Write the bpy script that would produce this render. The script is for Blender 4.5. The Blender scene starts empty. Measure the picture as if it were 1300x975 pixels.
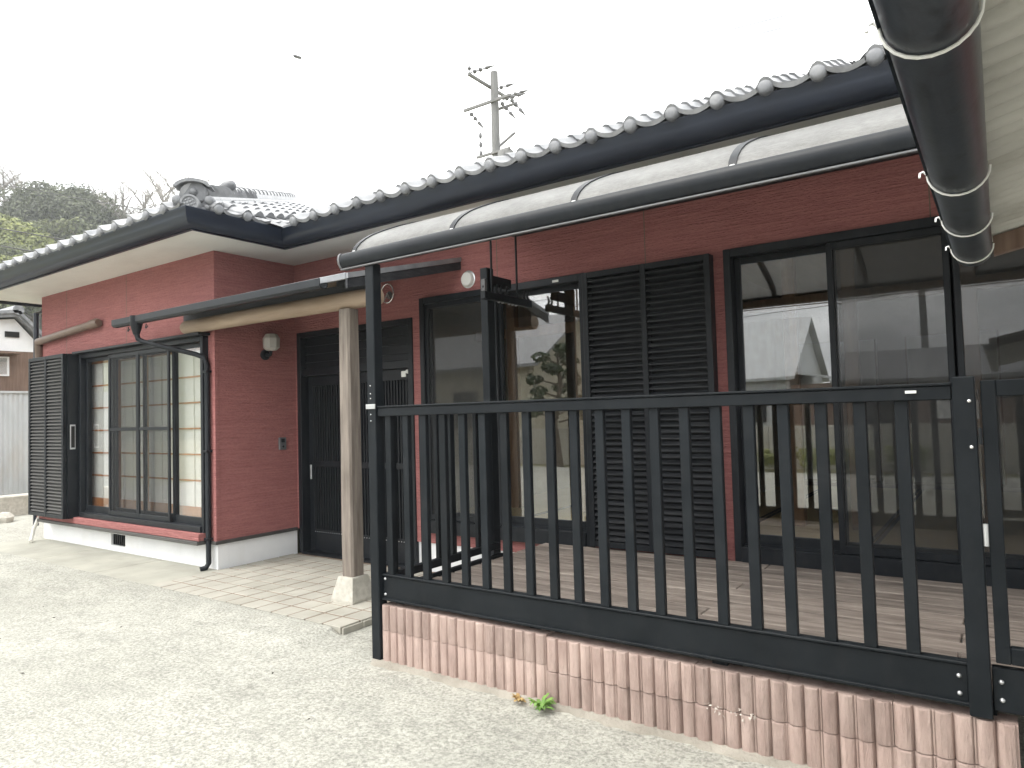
import bpy, math, random
from mathutils import Vector, Matrix
random.seed(7)
sc = bpy.context.scene
col = sc.collection
R = math.radians

# ------------------------------------------------------------------ camera
F = 885.4565                       # focal length in pixels of the 1300 px wide photograph
RT = ((0.819, -0.047, -0.572), (0.573, 0.019, 0.819), (-0.028, -0.999, 0.043))
def _axes():
    vx = Vector((-617 - 650, 561 - 487.5, F)).normalized() * -1
    vy = Vector((1270 - 650, 508 - 487.5, F)).normalized()
    vz = vx.cross(vy)
    return vx, vy, vz
AX, AY, AZ = _axes()
CAMZ = 1.5
cam_data = bpy.data.cameras.new('camera'); cam = bpy.data.objects.new('camera', cam_data); col.objects.link(cam)
cam_data.sensor_width = 36.0; cam_data.lens = 36.0 * F / 1300.0
cam_data.clip_start = 0.05; cam_data.clip_end = 3000
cam.matrix_world = Matrix(((AX[0], -AX[1], -AX[2], 0), (AY[0], -AY[1], -AY[2], 0), (AZ[0], -AZ[1], -AZ[2], CAMZ), (0, 0, 0, 1)))
sc.camera = cam
def ray(px, py):
    v = Vector((px - 650, py - 487.5, F)).normalized()
    return Vector((AX.dot(v), AY.dot(v), AZ.dot(v)))
O = Vector((0, 0, CAMZ))
def at_y(px, py, y): r = ray(px, py); return O + r * (y / r.y)
def at_x(px, py, x): r = ray(px, py); return O + r * (x / r.x)

# ------------------------------------------------------------------ world, sun, exposure
SUN_EL, SUN_AZ = R(58), R(215)       # azimuth clockwise from +Y
w = bpy.data.worlds.new('World'); sc.world = w; w.use_nodes = True
nt = w.node_tree; nt.nodes.clear()
def wn(t, **k):
    n = nt.nodes.new(t)
    for a, b in k.items(): setattr(n, a, b)
    return n
sky = wn('ShaderNodeTexSky', sky_type='NISHITA', sun_disc=False, sun_elevation=SUN_EL, sun_rotation=SUN_AZ, dust_density=4.0)
tc = wn('ShaderNodeTexCoord')
mp = wn('ShaderNodeMapping'); mp.inputs['Scale'].default_value = (1, 1, 2.6); mp.inputs['Location'].default_value = (.0, .6, .3)
nz = wn('ShaderNodeTexNoise'); nz.inputs['Scale'].default_value = 1.6; nz.inputs['Detail'].default_value = 5; nz.inputs['Roughness'].default_value = .5
rp = wn('ShaderNodeValToRGB')
rp.color_ramp.elements[0].position = .34; rp.color_ramp.elements[0].color = (2.9, 3.15, 3.25, 1)
rp.color_ramp.elements[1].position = .50; rp.color_ramp.elements[1].color = (16, 16.1, 16, 1)
mx = wn('ShaderNodeMixRGB'); mx.inputs[0].default_value = .93
bg = wn('ShaderNodeBackground'); bg.inputs[1].default_value = .1
ow = wn('ShaderNodeOutputWorld')
L = nt.links
L.new(tc.outputs['Generated'], mp.inputs[0]); L.new(mp.outputs[0], nz.inputs['Vector']); L.new(nz.outputs[0], rp.inputs[0])
L.new(sky.outputs[0], mx.inputs[1]); L.new(rp.outputs[0], mx.inputs[2]); L.new(mx.outputs[0], bg.inputs[0]); L.new(bg.outputs[0], ow.inputs[0])
sd = bpy.data.lights.new('sun', 'SUN'); sd.energy = 1.0; sd.angle = R(25); sd.color = (1, .96, .9)
so = bpy.data.objects.new('sun', sd); col.objects.link(so)
sdir = Vector((math.sin(SUN_AZ) * math.cos(SUN_EL), math.cos(SUN_AZ) * math.cos(SUN_EL), math.sin(SUN_EL)))
so.rotation_euler = (-sdir).to_track_quat('-Z', 'Y').to_euler(); so.location = sdir * 50
sc.view_settings.view_transform = 'Standard'; sc.view_settings.look = 'None'
sc.view_settings.exposure = 1.28; sc.view_settings.gamma = 1
sc.render.engine = 'CYCLES'
sc.cycles.max_bounces = 8; sc.cycles.transparent_max_bounces = 16

# ------------------------------------------------------------------ materials
def ramp(n, nt, a, b, pa=.3, pb=.7):
    r = nt.nodes.new('ShaderNodeValToRGB')
    r.color_ramp.elements[0].position = pa; r.color_ramp.elements[0].color = (*a, 1)
    r.color_ramp.elements[1].position = pb; r.color_ramp.elements[1].color = (*b, 1)
    nt.links.new(n, r.inputs[0]); return r.outputs[0]
def noise(nt, vec, scale, detail=4, rough=.55):
    n = nt.nodes.new('ShaderNodeTexNoise'); n.inputs['Scale'].default_value = scale
    n.inputs['Detail'].default_value = detail; n.inputs['Roughness'].default_value = rough
    nt.links.new(vec, n.inputs['Vector']); return n.outputs[0]
def mapped(nt, s, coord='pos'):
    if coord == 'pos':
        g = nt.nodes.new('ShaderNodeNewGeometry').outputs['Position']
    else:
        g = nt.nodes.new('ShaderNodeTexCoord').outputs['Object']
    m = nt.nodes.new('ShaderNodeMapping'); m.inputs['Scale'].default_value = s
    nt.links.new(g, m.inputs[0]); return m.outputs[0]
def mixc(nt, fac, a, b, mode='MIX'):
    m = nt.nodes.new('ShaderNodeMixRGB'); m.blend_type = mode
    for i, v in ((0, fac), (1, a), (2, b)):
        if isinstance(v, (int, float)): m.inputs[i].default_value = v
        elif isinstance(v, tuple): m.inputs[i].default_value = (*v, 1)
        else: nt.links.new(v, m.inputs[i])
    return m.outputs[0]
def newmat(name):
    m = bpy.data.materials.new(name); m.use_nodes = True
    return m, m.node_tree, m.node_tree.nodes['Principled BSDF']
def bump(nt, b, h, strength, dist=.01):
    n = nt.nodes.new('ShaderNodeBump'); n.inputs['Strength'].default_value = strength; n.inputs['Distance'].default_value = dist
    nt.links.new(h, n.inputs['Height']); nt.links.new(n.outputs[0], b.inputs['Normal'])
def pm(name, c1, c2, scale=8, stretch=(1, 1, 1), rough=.6, bmp=.2, bscale=60, bdist=.004, metallic=0, spec=.5, rnd=0., coord='pos', detail=5, dirt=None, rvar=.1):
    m, nt, b = newmat(name)
    v = mapped(nt, stretch, coord)
    n1 = noise(nt, v, scale, detail)
    c = ramp(n1, nt, c1, c2)
    if dirt:
        d = noise(nt, mapped(nt, dirt[2], coord), dirt[1], 6, .65)
        dm = nt.nodes.new('ShaderNodeMapRange'); dm.inputs[1].default_value = .5; dm.inputs[2].default_value = .75; dm.inputs[4].default_value = dirt[3]
        nt.links.new(d, dm.inputs[0]); c = mixc(nt, dm.outputs[0], c, dirt[0])
    if rnd:
        oi = nt.nodes.new('ShaderNodeObjectInfo')
        mr = nt.nodes.new('ShaderNodeMapRange'); mr.inputs[3].default_value = 1 - rnd; mr.inputs[4].default_value = 1 + rnd
        nt.links.new(oi.outputs['Random'], mr.inputs[0])
        hs = nt.nodes.new('ShaderNodeHueSaturation'); nt.links.new(c, hs.inputs['Color']); nt.links.new(mr.outputs[0], hs.inputs['Value']); c = hs.outputs[0]
    nt.links.new(c, b.inputs['Base Color'])
    rr = nt.nodes.new('ShaderNodeMapRange'); rr.inputs[3].default_value = rough - rvar; rr.inputs[4].default_value = min(1, rough + rvar)
    nt.links.new(n1, rr.inputs[0]); nt.links.new(rr.outputs[0], b.inputs['Roughness'])
    b.inputs['Metallic'].default_value = metallic; b.inputs['Specular IOR Level'].default_value = spec
    if bmp: bump(nt, b, noise(nt, v, bscale, 4, .6), bmp, bdist)
    return m
M = {}
# red combed siding: rows of thin horizontal ridges that break up irregularly
m, nt, b = newmat('red_siding')
v = mapped(nt, (2.2, 2.2, 55))
s1 = noise(nt, v, 1.6, 3, .6)
v2 = mapped(nt, (7, 7, 16)); s2 = noise(nt, v2, 5, 4, .6)
s3 = noise(nt, mapped(nt, (1, 1, 1)), .9, 5, .6)
c = ramp(s1, nt, (.285, .110, .103), (.425, .176, .163), .35, .65)
c = mixc(nt, .35, c, ramp(s2, nt, (.255, .096, .092), (.48, .212, .20), .3, .7))
c = mixc(nt, .25, c, ramp(s3, nt, (.6, .6, .62), (1.15, 1.1, 1.1), .3, .7), 'MULTIPLY')
nt.links.new(c, b.inputs['Base Color']); b.inputs['Roughness'].default_value = .8; b.inputs['Specular IOR Level'].default_value = .25
mm = nt.nodes.new('ShaderNodeMath'); mm.operation = 'ADD'; nt.links.new(s1, mm.inputs[0]); nt.links.new(s2, mm.inputs[1])
bump(nt, b, mm.outputs[0], 1.0, .014); M['siding'] = m
# concrete yard
m, nt, b = newmat('concrete')
v = mapped(nt, (1, 1, 1))
a1 = noise(nt, v, .55, 6, .62); a2 = noise(nt, mapped(nt, (1, 2.2, 1)), 2.4, 8, .7); a3 = noise(nt, v, 55, 4, .8); a4 = noise(nt, v, 11, 6, .7)
c = ramp(a1, nt, (.365, .36, .325), (.455, .448, .408), .32, .68)
c = mixc(nt, .6, c, ramp(a2, nt, (.74, .75, .74), (1.12, 1.12, 1.1), .3, .66), 'MULTIPLY')
c = mixc(nt, .4, c, ramp(a4, nt, (.68, .68, .66), (1.16, 1.16, 1.16), .3, .62), 'MULTIPLY')
c = mixc(nt, .85, c, ramp(a3, nt, (.42, .42, .41), (1.22, 1.22, 1.2), .33, .6), 'MULTIPLY')
vo = nt.nodes.new('ShaderNodeTexVoronoi'); vo.feature = 'DISTANCE_TO_EDGE'; vo.inputs['Scale'].default_value = .33
nv = nt.nodes.new('ShaderNodeVectorMath'); nv.operation = 'ADD'
nn = nt.nodes.new('ShaderNodeTexNoise'); nn.inputs['Scale'].default_value = 1.3; nn.inputs['Detail'].default_value = 6
nt.links.new(v, nn.inputs['Vector']); nt.links.new(v, nv.inputs[0]); nt.links.new(nn.outputs['Color'], nv.inputs[1]); nt.links.new(nv.outputs[0], vo.inputs['Vector'])
ck = nt.nodes.new('ShaderNodeMapRange'); ck.inputs[1].default_value = 0; ck.inputs[2].default_value = .0035; ck.inputs[3].default_value = .5; ck.inputs[4].default_value = 0
nt.links.new(vo.outputs[0], ck.inputs[0]); c = mixc(nt, ck.outputs[0], c, (.2, .19, .16))
nt.links.new(c, b.inputs['Base Color']); b.inputs['Roughness'].default_value = .92; b.inputs['Specular IOR Level'].default_value = .2
ad = nt.nodes.new('ShaderNodeMath'); ad.operation = 'ADD'; nt.links.new(a3, ad.inputs[0]); nt.links.new(a4, ad.inputs[1])
bump(nt, b, ad.outputs[0], .7, .012); M['concrete'] = m
M['apron'] = pm('apron_concrete', (.31, .305, .26), (.42, .41, .35), 2.2, rough=.9, bmp=.5, bscale=90, dirt=((.24, .23, .2), 3, (1, 1, 1), .5))
M['soil'] = pm('bare_soil', (.22, .20, .165), (.36, .335, .285), 5, rough=.95, bmp=.8, bscale=30, bdist=.02)
M['paint_white'] = pm('white_render', (.76, .77, .78), (.84, .84, .84), 3, rough=.75, bmp=.25, bscale=120, dirt=((.58, .56, .52), 2.2, (1.5, 1.5, .35), .3))
M['soffit'] = pm('soffit_board', (.70, .685, .63), (.77, .755, .70), 1.2, rough=.7, bmp=.05, dirt=((.5, .48, .43), 1.1, (1, 2, 1), .4))
M['black'] = pm('black_aluminium', (.008, .010, .013), (.014, .017, .021), 5, rough=.42, bmp=.05, bscale=200, spec=.25, dirt=((.035, .035, .035), 14, (1, 1, .5), .35))
M['navy'] = pm('dark_gutter_plastic', (.006, .010, .019), (.011, .017, .031), 3, rough=.38, bmp=.04, stretch=(.6, 1, 3), dirt=((.02, .026, .038), 5, (.7, .7, 3), .3))
M['blackwood'] = pm('dark_painted_slats', (.015, .017, .020), (.030, .032, .036), 9, stretch=(.4, 1, 5), rough=.5, bmp=.25, bscale=40, spec=.3, dirt=((.14, .14, .14), 9, (.5, 1, 8), .3), rnd=.18)
M['brownshut'] = pm('dark_bronze_slats', (.05, .048, .046), (.08, .077, .073), 6, stretch=(.5, 1, 4), rough=.5, bmp=.1, rnd=.12)
M['railpaint'] = pm('black_brown_rail_paint', (.007, .0095, .012), (.013, .016, .019), 6, rough=.5, bmp=.12, bscale=90, spec=.18, rnd=.2, dirt=((.024, .025, .026), 11, (1, 1, .6), .4))
M['deckwood'] = pm('weathered_deck_wood', (.17, .138, .118), (.36, .31, .27), 3.0, stretch=(1.0, 7, 7), rough=.8, bmp=.6, bscale=18, bdist=.006, rnd=.22, dirt=((.115, .088, .075), 4, (.7, 5, 5), .6))
M['block'] = pm('pink_split_block', (.325, .232, .20), (.485, .372, .325), 5, stretch=(3, 3, .6), rough=.95, bmp=.9, bscale=70, bdist=.008, rnd=.14, dirt=((.20, .152, .132), 5, (2.5, 2.5, .9), .6))
M['blockbreak'] = pm('broken_block_face', (.42, .36, .31), (.66, .6, .54), 30, rough=.95, bmp=1, bscale=60)
M['tile'] = pm('smoked_roof_tile', (.17, .175, .185), (.33, .335, .345), 6, rough=.36, bmp=.15, bscale=50, metallic=.25, rnd=.16, dirt=((.11, .11, .105), 9, (1, 1, 1), .5))
M['tilecap'] = pm('grey_cap_tile', (.13, .135, .145), (.23, .235, .245), 9, rough=.5, bmp=.2, bscale=50, metallic=.1, dirt=((.3, .3, .28), 14, (1, 1, 1), .35), rnd=.1)
M['logwood'] = pm('tan_log', (.26, .19, .135), (.385, .295, .215), 3, stretch=(.7, 7, 7), rough=.65, bmp=.35, bscale=18, dirt=((.2, .125, .07), 3, (.6, 5, 5), .6))
M['greypost'] = pm('weathered_timber', (.13, .108, .09), (.28, .24, .205), 3.2, stretch=(9, 9, .8), rough=.85, bmp=.55, bscale=16, dirt=((.12, .095, .08), 5, (5, 5, .6), .6))
M['stone'] = pm('foundation_stone', (.38, .36, .31), (.56, .54, .48), 24, rough=.95, bmp=.7, bscale=70, dirt=((.25, .24, .2), 6, (1, 1, 1), .5))
M['paver'] = pm('porch_paver', (.355, .338, .29), (.435, .418, .362), 4, rough=.88, bmp=.3, bscale=110, rnd=.05, dirt=((.30, .28, .22), 2.2, (1, 1, 1), .45))
M['grout'] = pm('brown_grout', (.16, .115, .08), (.25, .195, .15), 4, rough=.95, bmp=.3)
M['metal'] = pm('galvanised', (.5, .51, .52), (.66, .67, .68), 12, rough=.38, metallic=.85, bmp=.1)
M['chrome'] = pm('bright_metal', (.75, .75, .75), (.85, .85, .85), 12, rough=.22, metallic=.95, bmp=0)
M['sheetgrey'] = pm('grey_roof_sheet', (.20, .21, .225), (.33, .34, .355), 5, rough=.42, metallic=.3, bmp=.1, dirt=((.14, .14, .14), 4, (1, 1, 1), .5))
M['plasticwhite'] = pm('white_plastic', (.75, .75, .72), (.82, .82, .8), 5, rough=.4, bmp=0)
M['plasticgrey'] = pm('grey_plastic', (.10, .10, .105), (.14, .14, .145), 8, rough=.45, bmp=0)
M['ductbrown'] = pm('brown_duct_plastic', (.125, .085, .063), (.19, .135, .102), 5, rough=.5, bmp=.1)
M['cedar'] = pm('orange_cedar', (.36, .135, .045), (.50, .215, .08), 4, stretch=(6, 6, .7), rough=.55, bmp=.1)
M['paper'] = pm('shoji_paper', (.74, .74, .71), (.82, .82, .80), 3, rough=.9, bmp=.1)
M['plaster'] = pm('sand_plaster', (.36, .33, .26), (.45, .42, .34), 6, rough=.95, bmp=.2)
M['tatami'] = pm('tatami_straw', (.48, .38, .20), (.62, .51, .30), 5, stretch=(1, 30, 1), rough=.75, bmp=.2)
M['tatamiedge'] = pm('dark_tatami_edge', (.03, .035, .03), (.05, .055, .05), 10, rough=.8, bmp=0)
M['inwood'] = pm('interior_timber', (.15, .085, .045), (.25, .15, .085), 3, stretch=(6, 6, .7), rough=.55, bmp=.1)
M['ceilwood'] = pm('ceiling_board', (.25, .17, .1), (.33, .23, .14), 3, stretch=(6, .6, 6), rough=.6, bmp=.1)
M['pole'] = pm('concrete_pole', (.15, .15, .148), (.22, .22, .215), 3, stretch=(2, 2, .5), rough=.85, bmp=.1)
M['insul'] = pm('insulator_grey', (.10, .10, .105), (.17, .17, .175), 6, rough=.5, bmp=0)
M['wire'] = pm('cable_black', (.05, .05, .052), (.07, .07, .072), 6, rough=.6, bmp=0)
M['darkhole'] = pm('dark_void', (.01, .01, .01), (.016, .016, .015), 6, rough=.9, bmp=0)
M['shedwood'] = pm('brown_board', (.13, .082, .06), (.22, .15, .115), 4, stretch=(8, 8, .6), rough=.8, bmp=.4, bscale=20)
M['tin'] = pm('pale_corrugated', (.40, .42, .43), (.52, .54, .55), 2, stretch=(1, 1, .4), rough=.55, bmp=.1, dirt=((.38, .33, .28), 3, (1, 1, .3), .4))
M['carsheet'] = pm('aged_cream_sheet', (.40, .39, .36), (.52, .51, .475), 3, rough=.75, bmp=.15, dirt=((.25, .23, .19), 5, (1, 1, 1), .5))
M['rubber'] = pm('grey_gutter', (.026, .032, .041), (.048, .056, .068), 4, stretch=(2, .8, 2), rough=.33, bmp=.08, dirt=((.010, .011, .013), 13, (2, 1.3, 2), .95))
M['hose'] = pm('hose_cream', (.62, .60, .54), (.7, .68, .62), 6, rough=.6, bmp=.1)
M['grassleaf'] = pm('weed_leaf', (.09, .2, .035), (.2, .34, .07), 20, rough=.6, bmp=0)
M['dryleaf'] = pm('dry_leaf', (.28, .18, .07), (.42, .3, .12), 20, rough=.8, bmp=0)
M['deadleaf'] = pm('dark_leaf_litter', (.03, .025, .02), (.06, .045, .03), 20, rough=.8, bmp=0)
M['bark'] = pm('bark', (.09, .07, .055), (.17, .14, .11), 6, stretch=(4, 4, .7), rough=.9, bmp=.5, bscale=10, coord='obj')
M['hill'] = pm('hill_ground', (.06, .075, .03), (.13, .14, .07), .4, rough=.95, bmp=.2)
M['turf'] = pm('rough_grass_ground', (.13, .14, .07), (.24, .22, .13), 1.2, rough=.95, bmp=.5, bscale=8)
def leafmat(name, c1, c2):
    m, nt, b = newmat(name)
    v = mapped(nt, (1, 1, 1), 'obj')
    c = ramp(noise(nt, v, .9, 4), nt, c1, c2, .35, .65)
    oi = nt.nodes.new('ShaderNodeNewGeometry')
    hs = nt.nodes.new('ShaderNodeHueSaturation'); mr = nt.nodes.new('ShaderNodeMapRange'); mr.inputs[3].default_value = .6; mr.inputs[4].default_value = 1.35
    nt.links.new(oi.outputs['Random Per Island'], mr.inputs[0]); nt.links.new(mr.outputs[0], hs.inputs['Value']); nt.links.new(c, hs.inputs['Color'])
    nt.links.new(hs.outputs[0], b.inputs['Base Color']); b.inputs['Roughness'].default_value = .6
    tr = nt.nodes.new('ShaderNodeBsdfTranslucent'); nt.links.new(hs.outputs[0], tr.inputs[0])
    ms = nt.nodes.new('ShaderNodeMixShader'); ms.inputs[0].default_value = .3
    nt.links.new(b.outputs[0], ms.inputs[1]); nt.links.new(tr.outputs[0], ms.inputs[2]); nt.links.new(ms.outputs[0], nt.nodes['Material Output'].inputs[0])
    return m
M['leaf_dark'] = leafmat('evergreen_leaf', (.050, .062, .030), (.095, .110, .052))
M['leaf_mid'] = leafmat('olive_leaf', (.085, .105, .040), (.155, .170, .070))
M['leaf_lime'] = leafmat('bamboo_leaf', (.17, .20, .055), (.28, .30, .10))
M['leaf_pine'] = leafmat('pine_needle', (.03, .05, .025), (.06, .09, .04))
M['twig'] = pm('grey_twig', (.20, .18, .16), (.30, .28, .25), 2, rough=.9, bmp=0, coord='obj')
def glassmat(name, ior, tint, rough=0.):
    m = bpy.data.materials.new(name); m.use_nodes = True; nt = m.node_tree; nt.nodes.remove(nt.nodes['Principled BSDF'])
    lw = nt.nodes.new('ShaderNodeLayerWeight'); lw.inputs[0].default_value = .5
    pw = nt.nodes.new('ShaderNodeMath'); pw.operation = 'POWER'; pw.inputs[1].default_value = 4; nt.links.new(lw.outputs['Facing'], pw.inputs[0])
    fr = nt.nodes.new('ShaderNodeMapRange'); fr.inputs[3].default_value = ior; fr.inputs[4].default_value = 1; nt.links.new(pw.outputs[0], fr.inputs[0])
    t = nt.nodes.new('ShaderNodeBsdfTransparent'); t.inputs[0].default_value = (*tint, 1)
    g = nt.nodes.new('ShaderNodeBsdfGlossy'); g.inputs['Roughness'].default_value = rough
    n = nt.nodes.new('ShaderNodeTexNoise'); n.inputs['Scale'].default_value = 1.1; n.inputs['Detail'].default_value = 1
    ge = nt.nodes.new('ShaderNodeNewGeometry'); nt.links.new(ge.outputs['Position'], n.inputs['Vector'])
    bp = nt.nodes.new('ShaderNodeBump'); bp.inputs['Strength'].default_value = .05; bp.inputs['Distance'].default_value = .02
    nt.links.new(n.outputs[0], bp.inputs['Height']); nt.links.new(bp.outputs[0], g.inputs['Normal'])
    x = nt.nodes.new('ShaderNodeMixShader'); nt.links.new(fr.outputs[0], x.inputs[0]); nt.links.new(t.outputs[0], x.inputs[1]); nt.links.new(g.outputs[0], x.inputs[2])
    nt.links.new(x.outputs[0], nt.nodes['Material Output'].inputs[0]); return m
M['glass'] = glassmat('window_glass', .17, (.97, .975, .97))
def meshmat(name, open_, colr):
    m, nt, b = newmat(name)
    b.inputs['Base Color'].default_value = (*colr, 1); b.inputs['Roughness'].default_value = .6
    t = nt.nodes.new('ShaderNodeBsdfTransparent'); x = nt.nodes.new('ShaderNodeMixShader'); x.inputs[0].default_value = 1 - open_
    nt.links.new(t.outputs[0], x.inputs[1]); nt.links.new(b.outputs[0], x.inputs[2]); nt.links.new(x.outputs[0], nt.nodes['Material Output'].inputs[0]); return m
M['screen'] = meshmat('insect_screen', .72, (.022, .024, .026))
# cloudy polycarbonate
m, nt, b = newmat('clouded_polycarbonate')
v = mapped(nt, (1, 1, 1)); pn = noise(nt, v, 7, 7, .7)
c = ramp(pn, nt, (.33, .33, .322), (.49, .49, .48), .3, .7)
pn2 = noise(nt, mapped(nt, (1.2, 3, 3)), 26, 5, .75)
c = mixc(nt, .5, c, ramp(pn2, nt, (.66, .65, .62), (1.12, 1.12, 1.12), .35, .6), 'MULTIPLY')
nt.links.new(c, b.inputs['Base Color']); b.inputs['Roughness'].default_value = .32
tr = nt.nodes.new('ShaderNodeBsdfTranslucent'); nt.links.new(c, tr.inputs[0])
tp = nt.nodes.new('ShaderNodeBsdfTransparent'); tp.inputs[0].default_value = (.75, .74, .72, 1)
m1 = nt.nodes.new('ShaderNodeMixShader'); m1.inputs[0].default_value = .45; nt.links.new(b.outputs[0], m1.inputs[1]); nt.links.new(tr.outputs[0], m1.inputs[2])
m2 = nt.nodes.new('ShaderNodeMixShader'); m2.inputs[0].default_value = .3; nt.links.new(m1.outputs[0], m2.inputs[1]); nt.links.new(tp.outputs[0], m2.inputs[2])
nt.links.new(m2.outputs[0], nt.nodes['Material Output'].inputs[0]); M['poly'] = m

# ------------------------------------------------------------------ mesh helpers
class MB:
    def __init__(s): s.v = []; s.f = []
    def add(s, vs, fs):
        o = len(s.v); s.v += [tuple(p) for p in vs]; s.f += [tuple(i + o for i in f) for f in fs]; return s
    def box(s, x0, x1, y0, y1, z0, z1, c=0.):
        if c <= 0:
            return s.add([(x0, y0, z0), (x1, y0, z0), (x1, y1, z0), (x0, y1, z0), (x0, y0, z1), (x1, y0, z1), (x1, y1, z1), (x0, y1, z1)],
                         [(0, 3, 2, 1), (4, 5, 6, 7), (0, 1, 5, 4), (1, 2, 6, 5), (2, 3, 7, 6), (3, 0, 4, 7)])
        X, Y, Z = (x0, x1), (y0, y1), (z0, z1); vs = []; ix = {}
        for i in (0, 1):
            for j in (0, 1):
                for k in (0, 1):
                    p = (X[i], Y[j], Z[k]); d = (c if i == 0 else -c, c if j == 0 else -c, c if k == 0 else -c)
                    for a in range(3):      # vertex lying on the face with normal axis a
                        q = list(p)
                        for bb in range(3):
                            if bb != a: q[bb] += d[bb]
                        ix[(i, j, k, a)] = len(vs); vs.append(tuple(q))
        fs = []
        for a in range(3):
            for sgn in (0, 1):
                o = [(0, 0), (1, 0), (1, 1), (0, 1)]; f = []
                for u, v_ in o:
                    t = [0, 0, 0]; t[a] = sgn; t[(a + 1) % 3] = u; t[(a + 2) % 3] = v_; f.append(ix[(*t, a)])
                fs.append(tuple(f) if sgn else tuple(f[::-1]))
        for a in range(3):              # edges along axis a
            b1, b2 = (a + 1) % 3, (a + 2) % 3
            for u in (0, 1):
                for v_ in (0, 1):
                    t0 = [0, 0, 0]; t0[b1] = u; t0[b2] = v_; t1 = list(t0); t1[a] = 1
                    f = (ix[(*t0, b1)], ix[(*t0, b2)], ix[(*t1, b2)], ix[(*t1, b1)])
                    fs.append(f if (u + v_) % 2 == 0 else f[::-1])
        for i in (0, 1):
            for j in (0, 1):
                for k in (0, 1):
                    f = (ix[(i, j, k, 0)], ix[(i, j, k, 1)], ix[(i, j, k, 2)])
                    fs.append(f if (i + j + k) % 2 else f[::-1])
        return s.add(vs, fs)
    def bx(s, cx, cy, cz, wx, wy, wz, c=0.): return s.box(cx - wx / 2, cx + wx / 2, cy - wy / 2, cy + wy / 2, cz - wz / 2, cz + wz / 2, c)
    def tube(s, pts, r, n=10, cap=True):
        pts = [Vector(p) for p in pts]; rs = r if isinstance(r, (list, tuple)) else [r] * len(pts)
        rings = []; up = None
        for i, p in enumerate(pts):
            t = (pts[min(i + 1, len(pts) - 1)] - pts[max(i - 1, 0)]).normalized()
            if up is None: up = Vector((0, 0, 1)) if abs(t.z) < .9 else Vector((1, 0, 0))
            a = (up - t * up.dot(t)).normalized(); bb = t.cross(a); up = a
            rings.append([p + (a * math.cos(q) + bb * math.sin(q)) * rs[i] for q in [2 * math.pi * k / n for k in range(n)]])
        vs = [q for g in rings for q in g]; fs = []
        for i in range(len(pts) - 1):
            for k in range(n): fs.append((i * n + k, i * n + (k + 1) % n, (i + 1) * n + (k + 1) % n, (i + 1) * n + k))
        if cap: fs.append(tuple(range(n))[::-1]); fs.append(tuple((len(pts) - 1) * n + k for k in range(n)))
        return s.add(vs, fs)
    def beam(s, p, q, wx, wz, c=0):
        p, q = Vector(p), Vector(q); t = (q - p).normalized()
        up = Vector((0, 0, 1)) if abs(t.z) < .95 else Vector((0, 1, 0))
        a = t.cross(up).normalized(); bb = a.cross(t)
        vs = [e + a * (wx / 2 * i) + bb * (wz / 2 * j) for e in (p, q) for i, j in ((-1, -1), (1, -1), (1, 1), (-1, 1))]
        return s.add(vs, [(0, 1, 2, 3)[::-1], (4, 5, 6, 7), (0, 1, 5, 4), (1, 2, 6, 5), (2, 3, 7, 6), (3, 0, 4, 7)])
    def prism(s, poly, axis, a, b):
        def P(u, v, t): return {'x': (t, u, v), 'y': (u, t, v), 'z': (u, v, t)}[axis]
        n = len(poly); vs = [P(u, v, a) for u, v in poly] + [P(u, v, b) for u, v in poly]
        fs = [tuple(range(n))[::-1], tuple(range(n, 2 * n))] + [(i, (i + 1) % n, n + (i + 1) % n, n + i) for i in range(n)]
        return s.add(vs, fs)
    def lathe(s, prof, c, axis='z', n=20):
        c = Vector(c); vs = []; fs = []
        for r, h in prof:
            for k in range(n):
                a = 2 * math.pi * k / n; u, v = r * math.cos(a), r * math.sin(a)
                vs.append(c + Vector({'z': (u, v, h), 'y': (u, h, v), 'x': (h, u, v)}[axis]))
        m = len(prof)
        for i in range(m - 1):
            for k in range(n): fs.append((i * n + k, i * n + (k + 1) % n, (i + 1) * n + (k + 1) % n, (i + 1) * n + k))
        fs.append(tuple(range(n))[::-1]); fs.append(tuple((m - 1) * n + k for k in range(n)))
        return s.add(vs, fs)
    def sweep(s, path, prof, closed=True):
        """profile (outward offset, z) swept along a plan path with mitred corners; outward = right of the direction of travel"""
        P = [Vector(p) for p in path]; rings = []
        for i, p in enumerate(P):
            ns = []
            if i > 0: d = (P[i] - P[i - 1]).normalized(); ns.append(Vector((d.y, -d.x)))
            if i < len(P) - 1: d = (P[i + 1] - P[i]).normalized(); ns.append(Vector((d.y, -d.x)))
            nn = ns[0] if len(ns) == 1 else (ns[0] + ns[1]) / (1 + ns[0].dot(ns[1]))
            rings.append([(p.x + nn.x * o, p.y + nn.y * o, z) for o, z in prof])
        n = len(prof); vs = [q for g in rings for q in g]; fs = []
        for i in range(len(P) - 1):
            for k in range(n if closed else n - 1): fs.append((i * n + k, i * n + (k + 1) % n, (i + 1) * n + (k + 1) % n, (i + 1) * n + k))
        if closed: fs.append(tuple(range(n))); fs.append(tuple((len(P) - 1) * n + k for k in range(n))[::-1])
        return s.add(vs, fs)
    def mesh(s, name, mat, smooth=None):
        me = bpy.data.meshes.new(name); me.from_pydata(s.v, [], s.f); me.validate(); me.update()
        import bmesh
        bm = bmesh.new(); bm.from_mesh(me); bmesh.ops.recalc_face_normals(bm, faces=bm.faces); bm.to_mesh(me); bm.free()
        me.materials.append(mat)
        if smooth is not None:
            me.polygons.foreach_set('use_smooth', [True] * len(me.polygons))
            me.set_sharp_from_angle(angle=R(smooth))
        return me
    def build(s, name, mat, parent=None, smooth=None): return place(name, s.mesh(name, M[mat] if isinstance(mat, str) else mat, smooth), parent)
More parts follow.
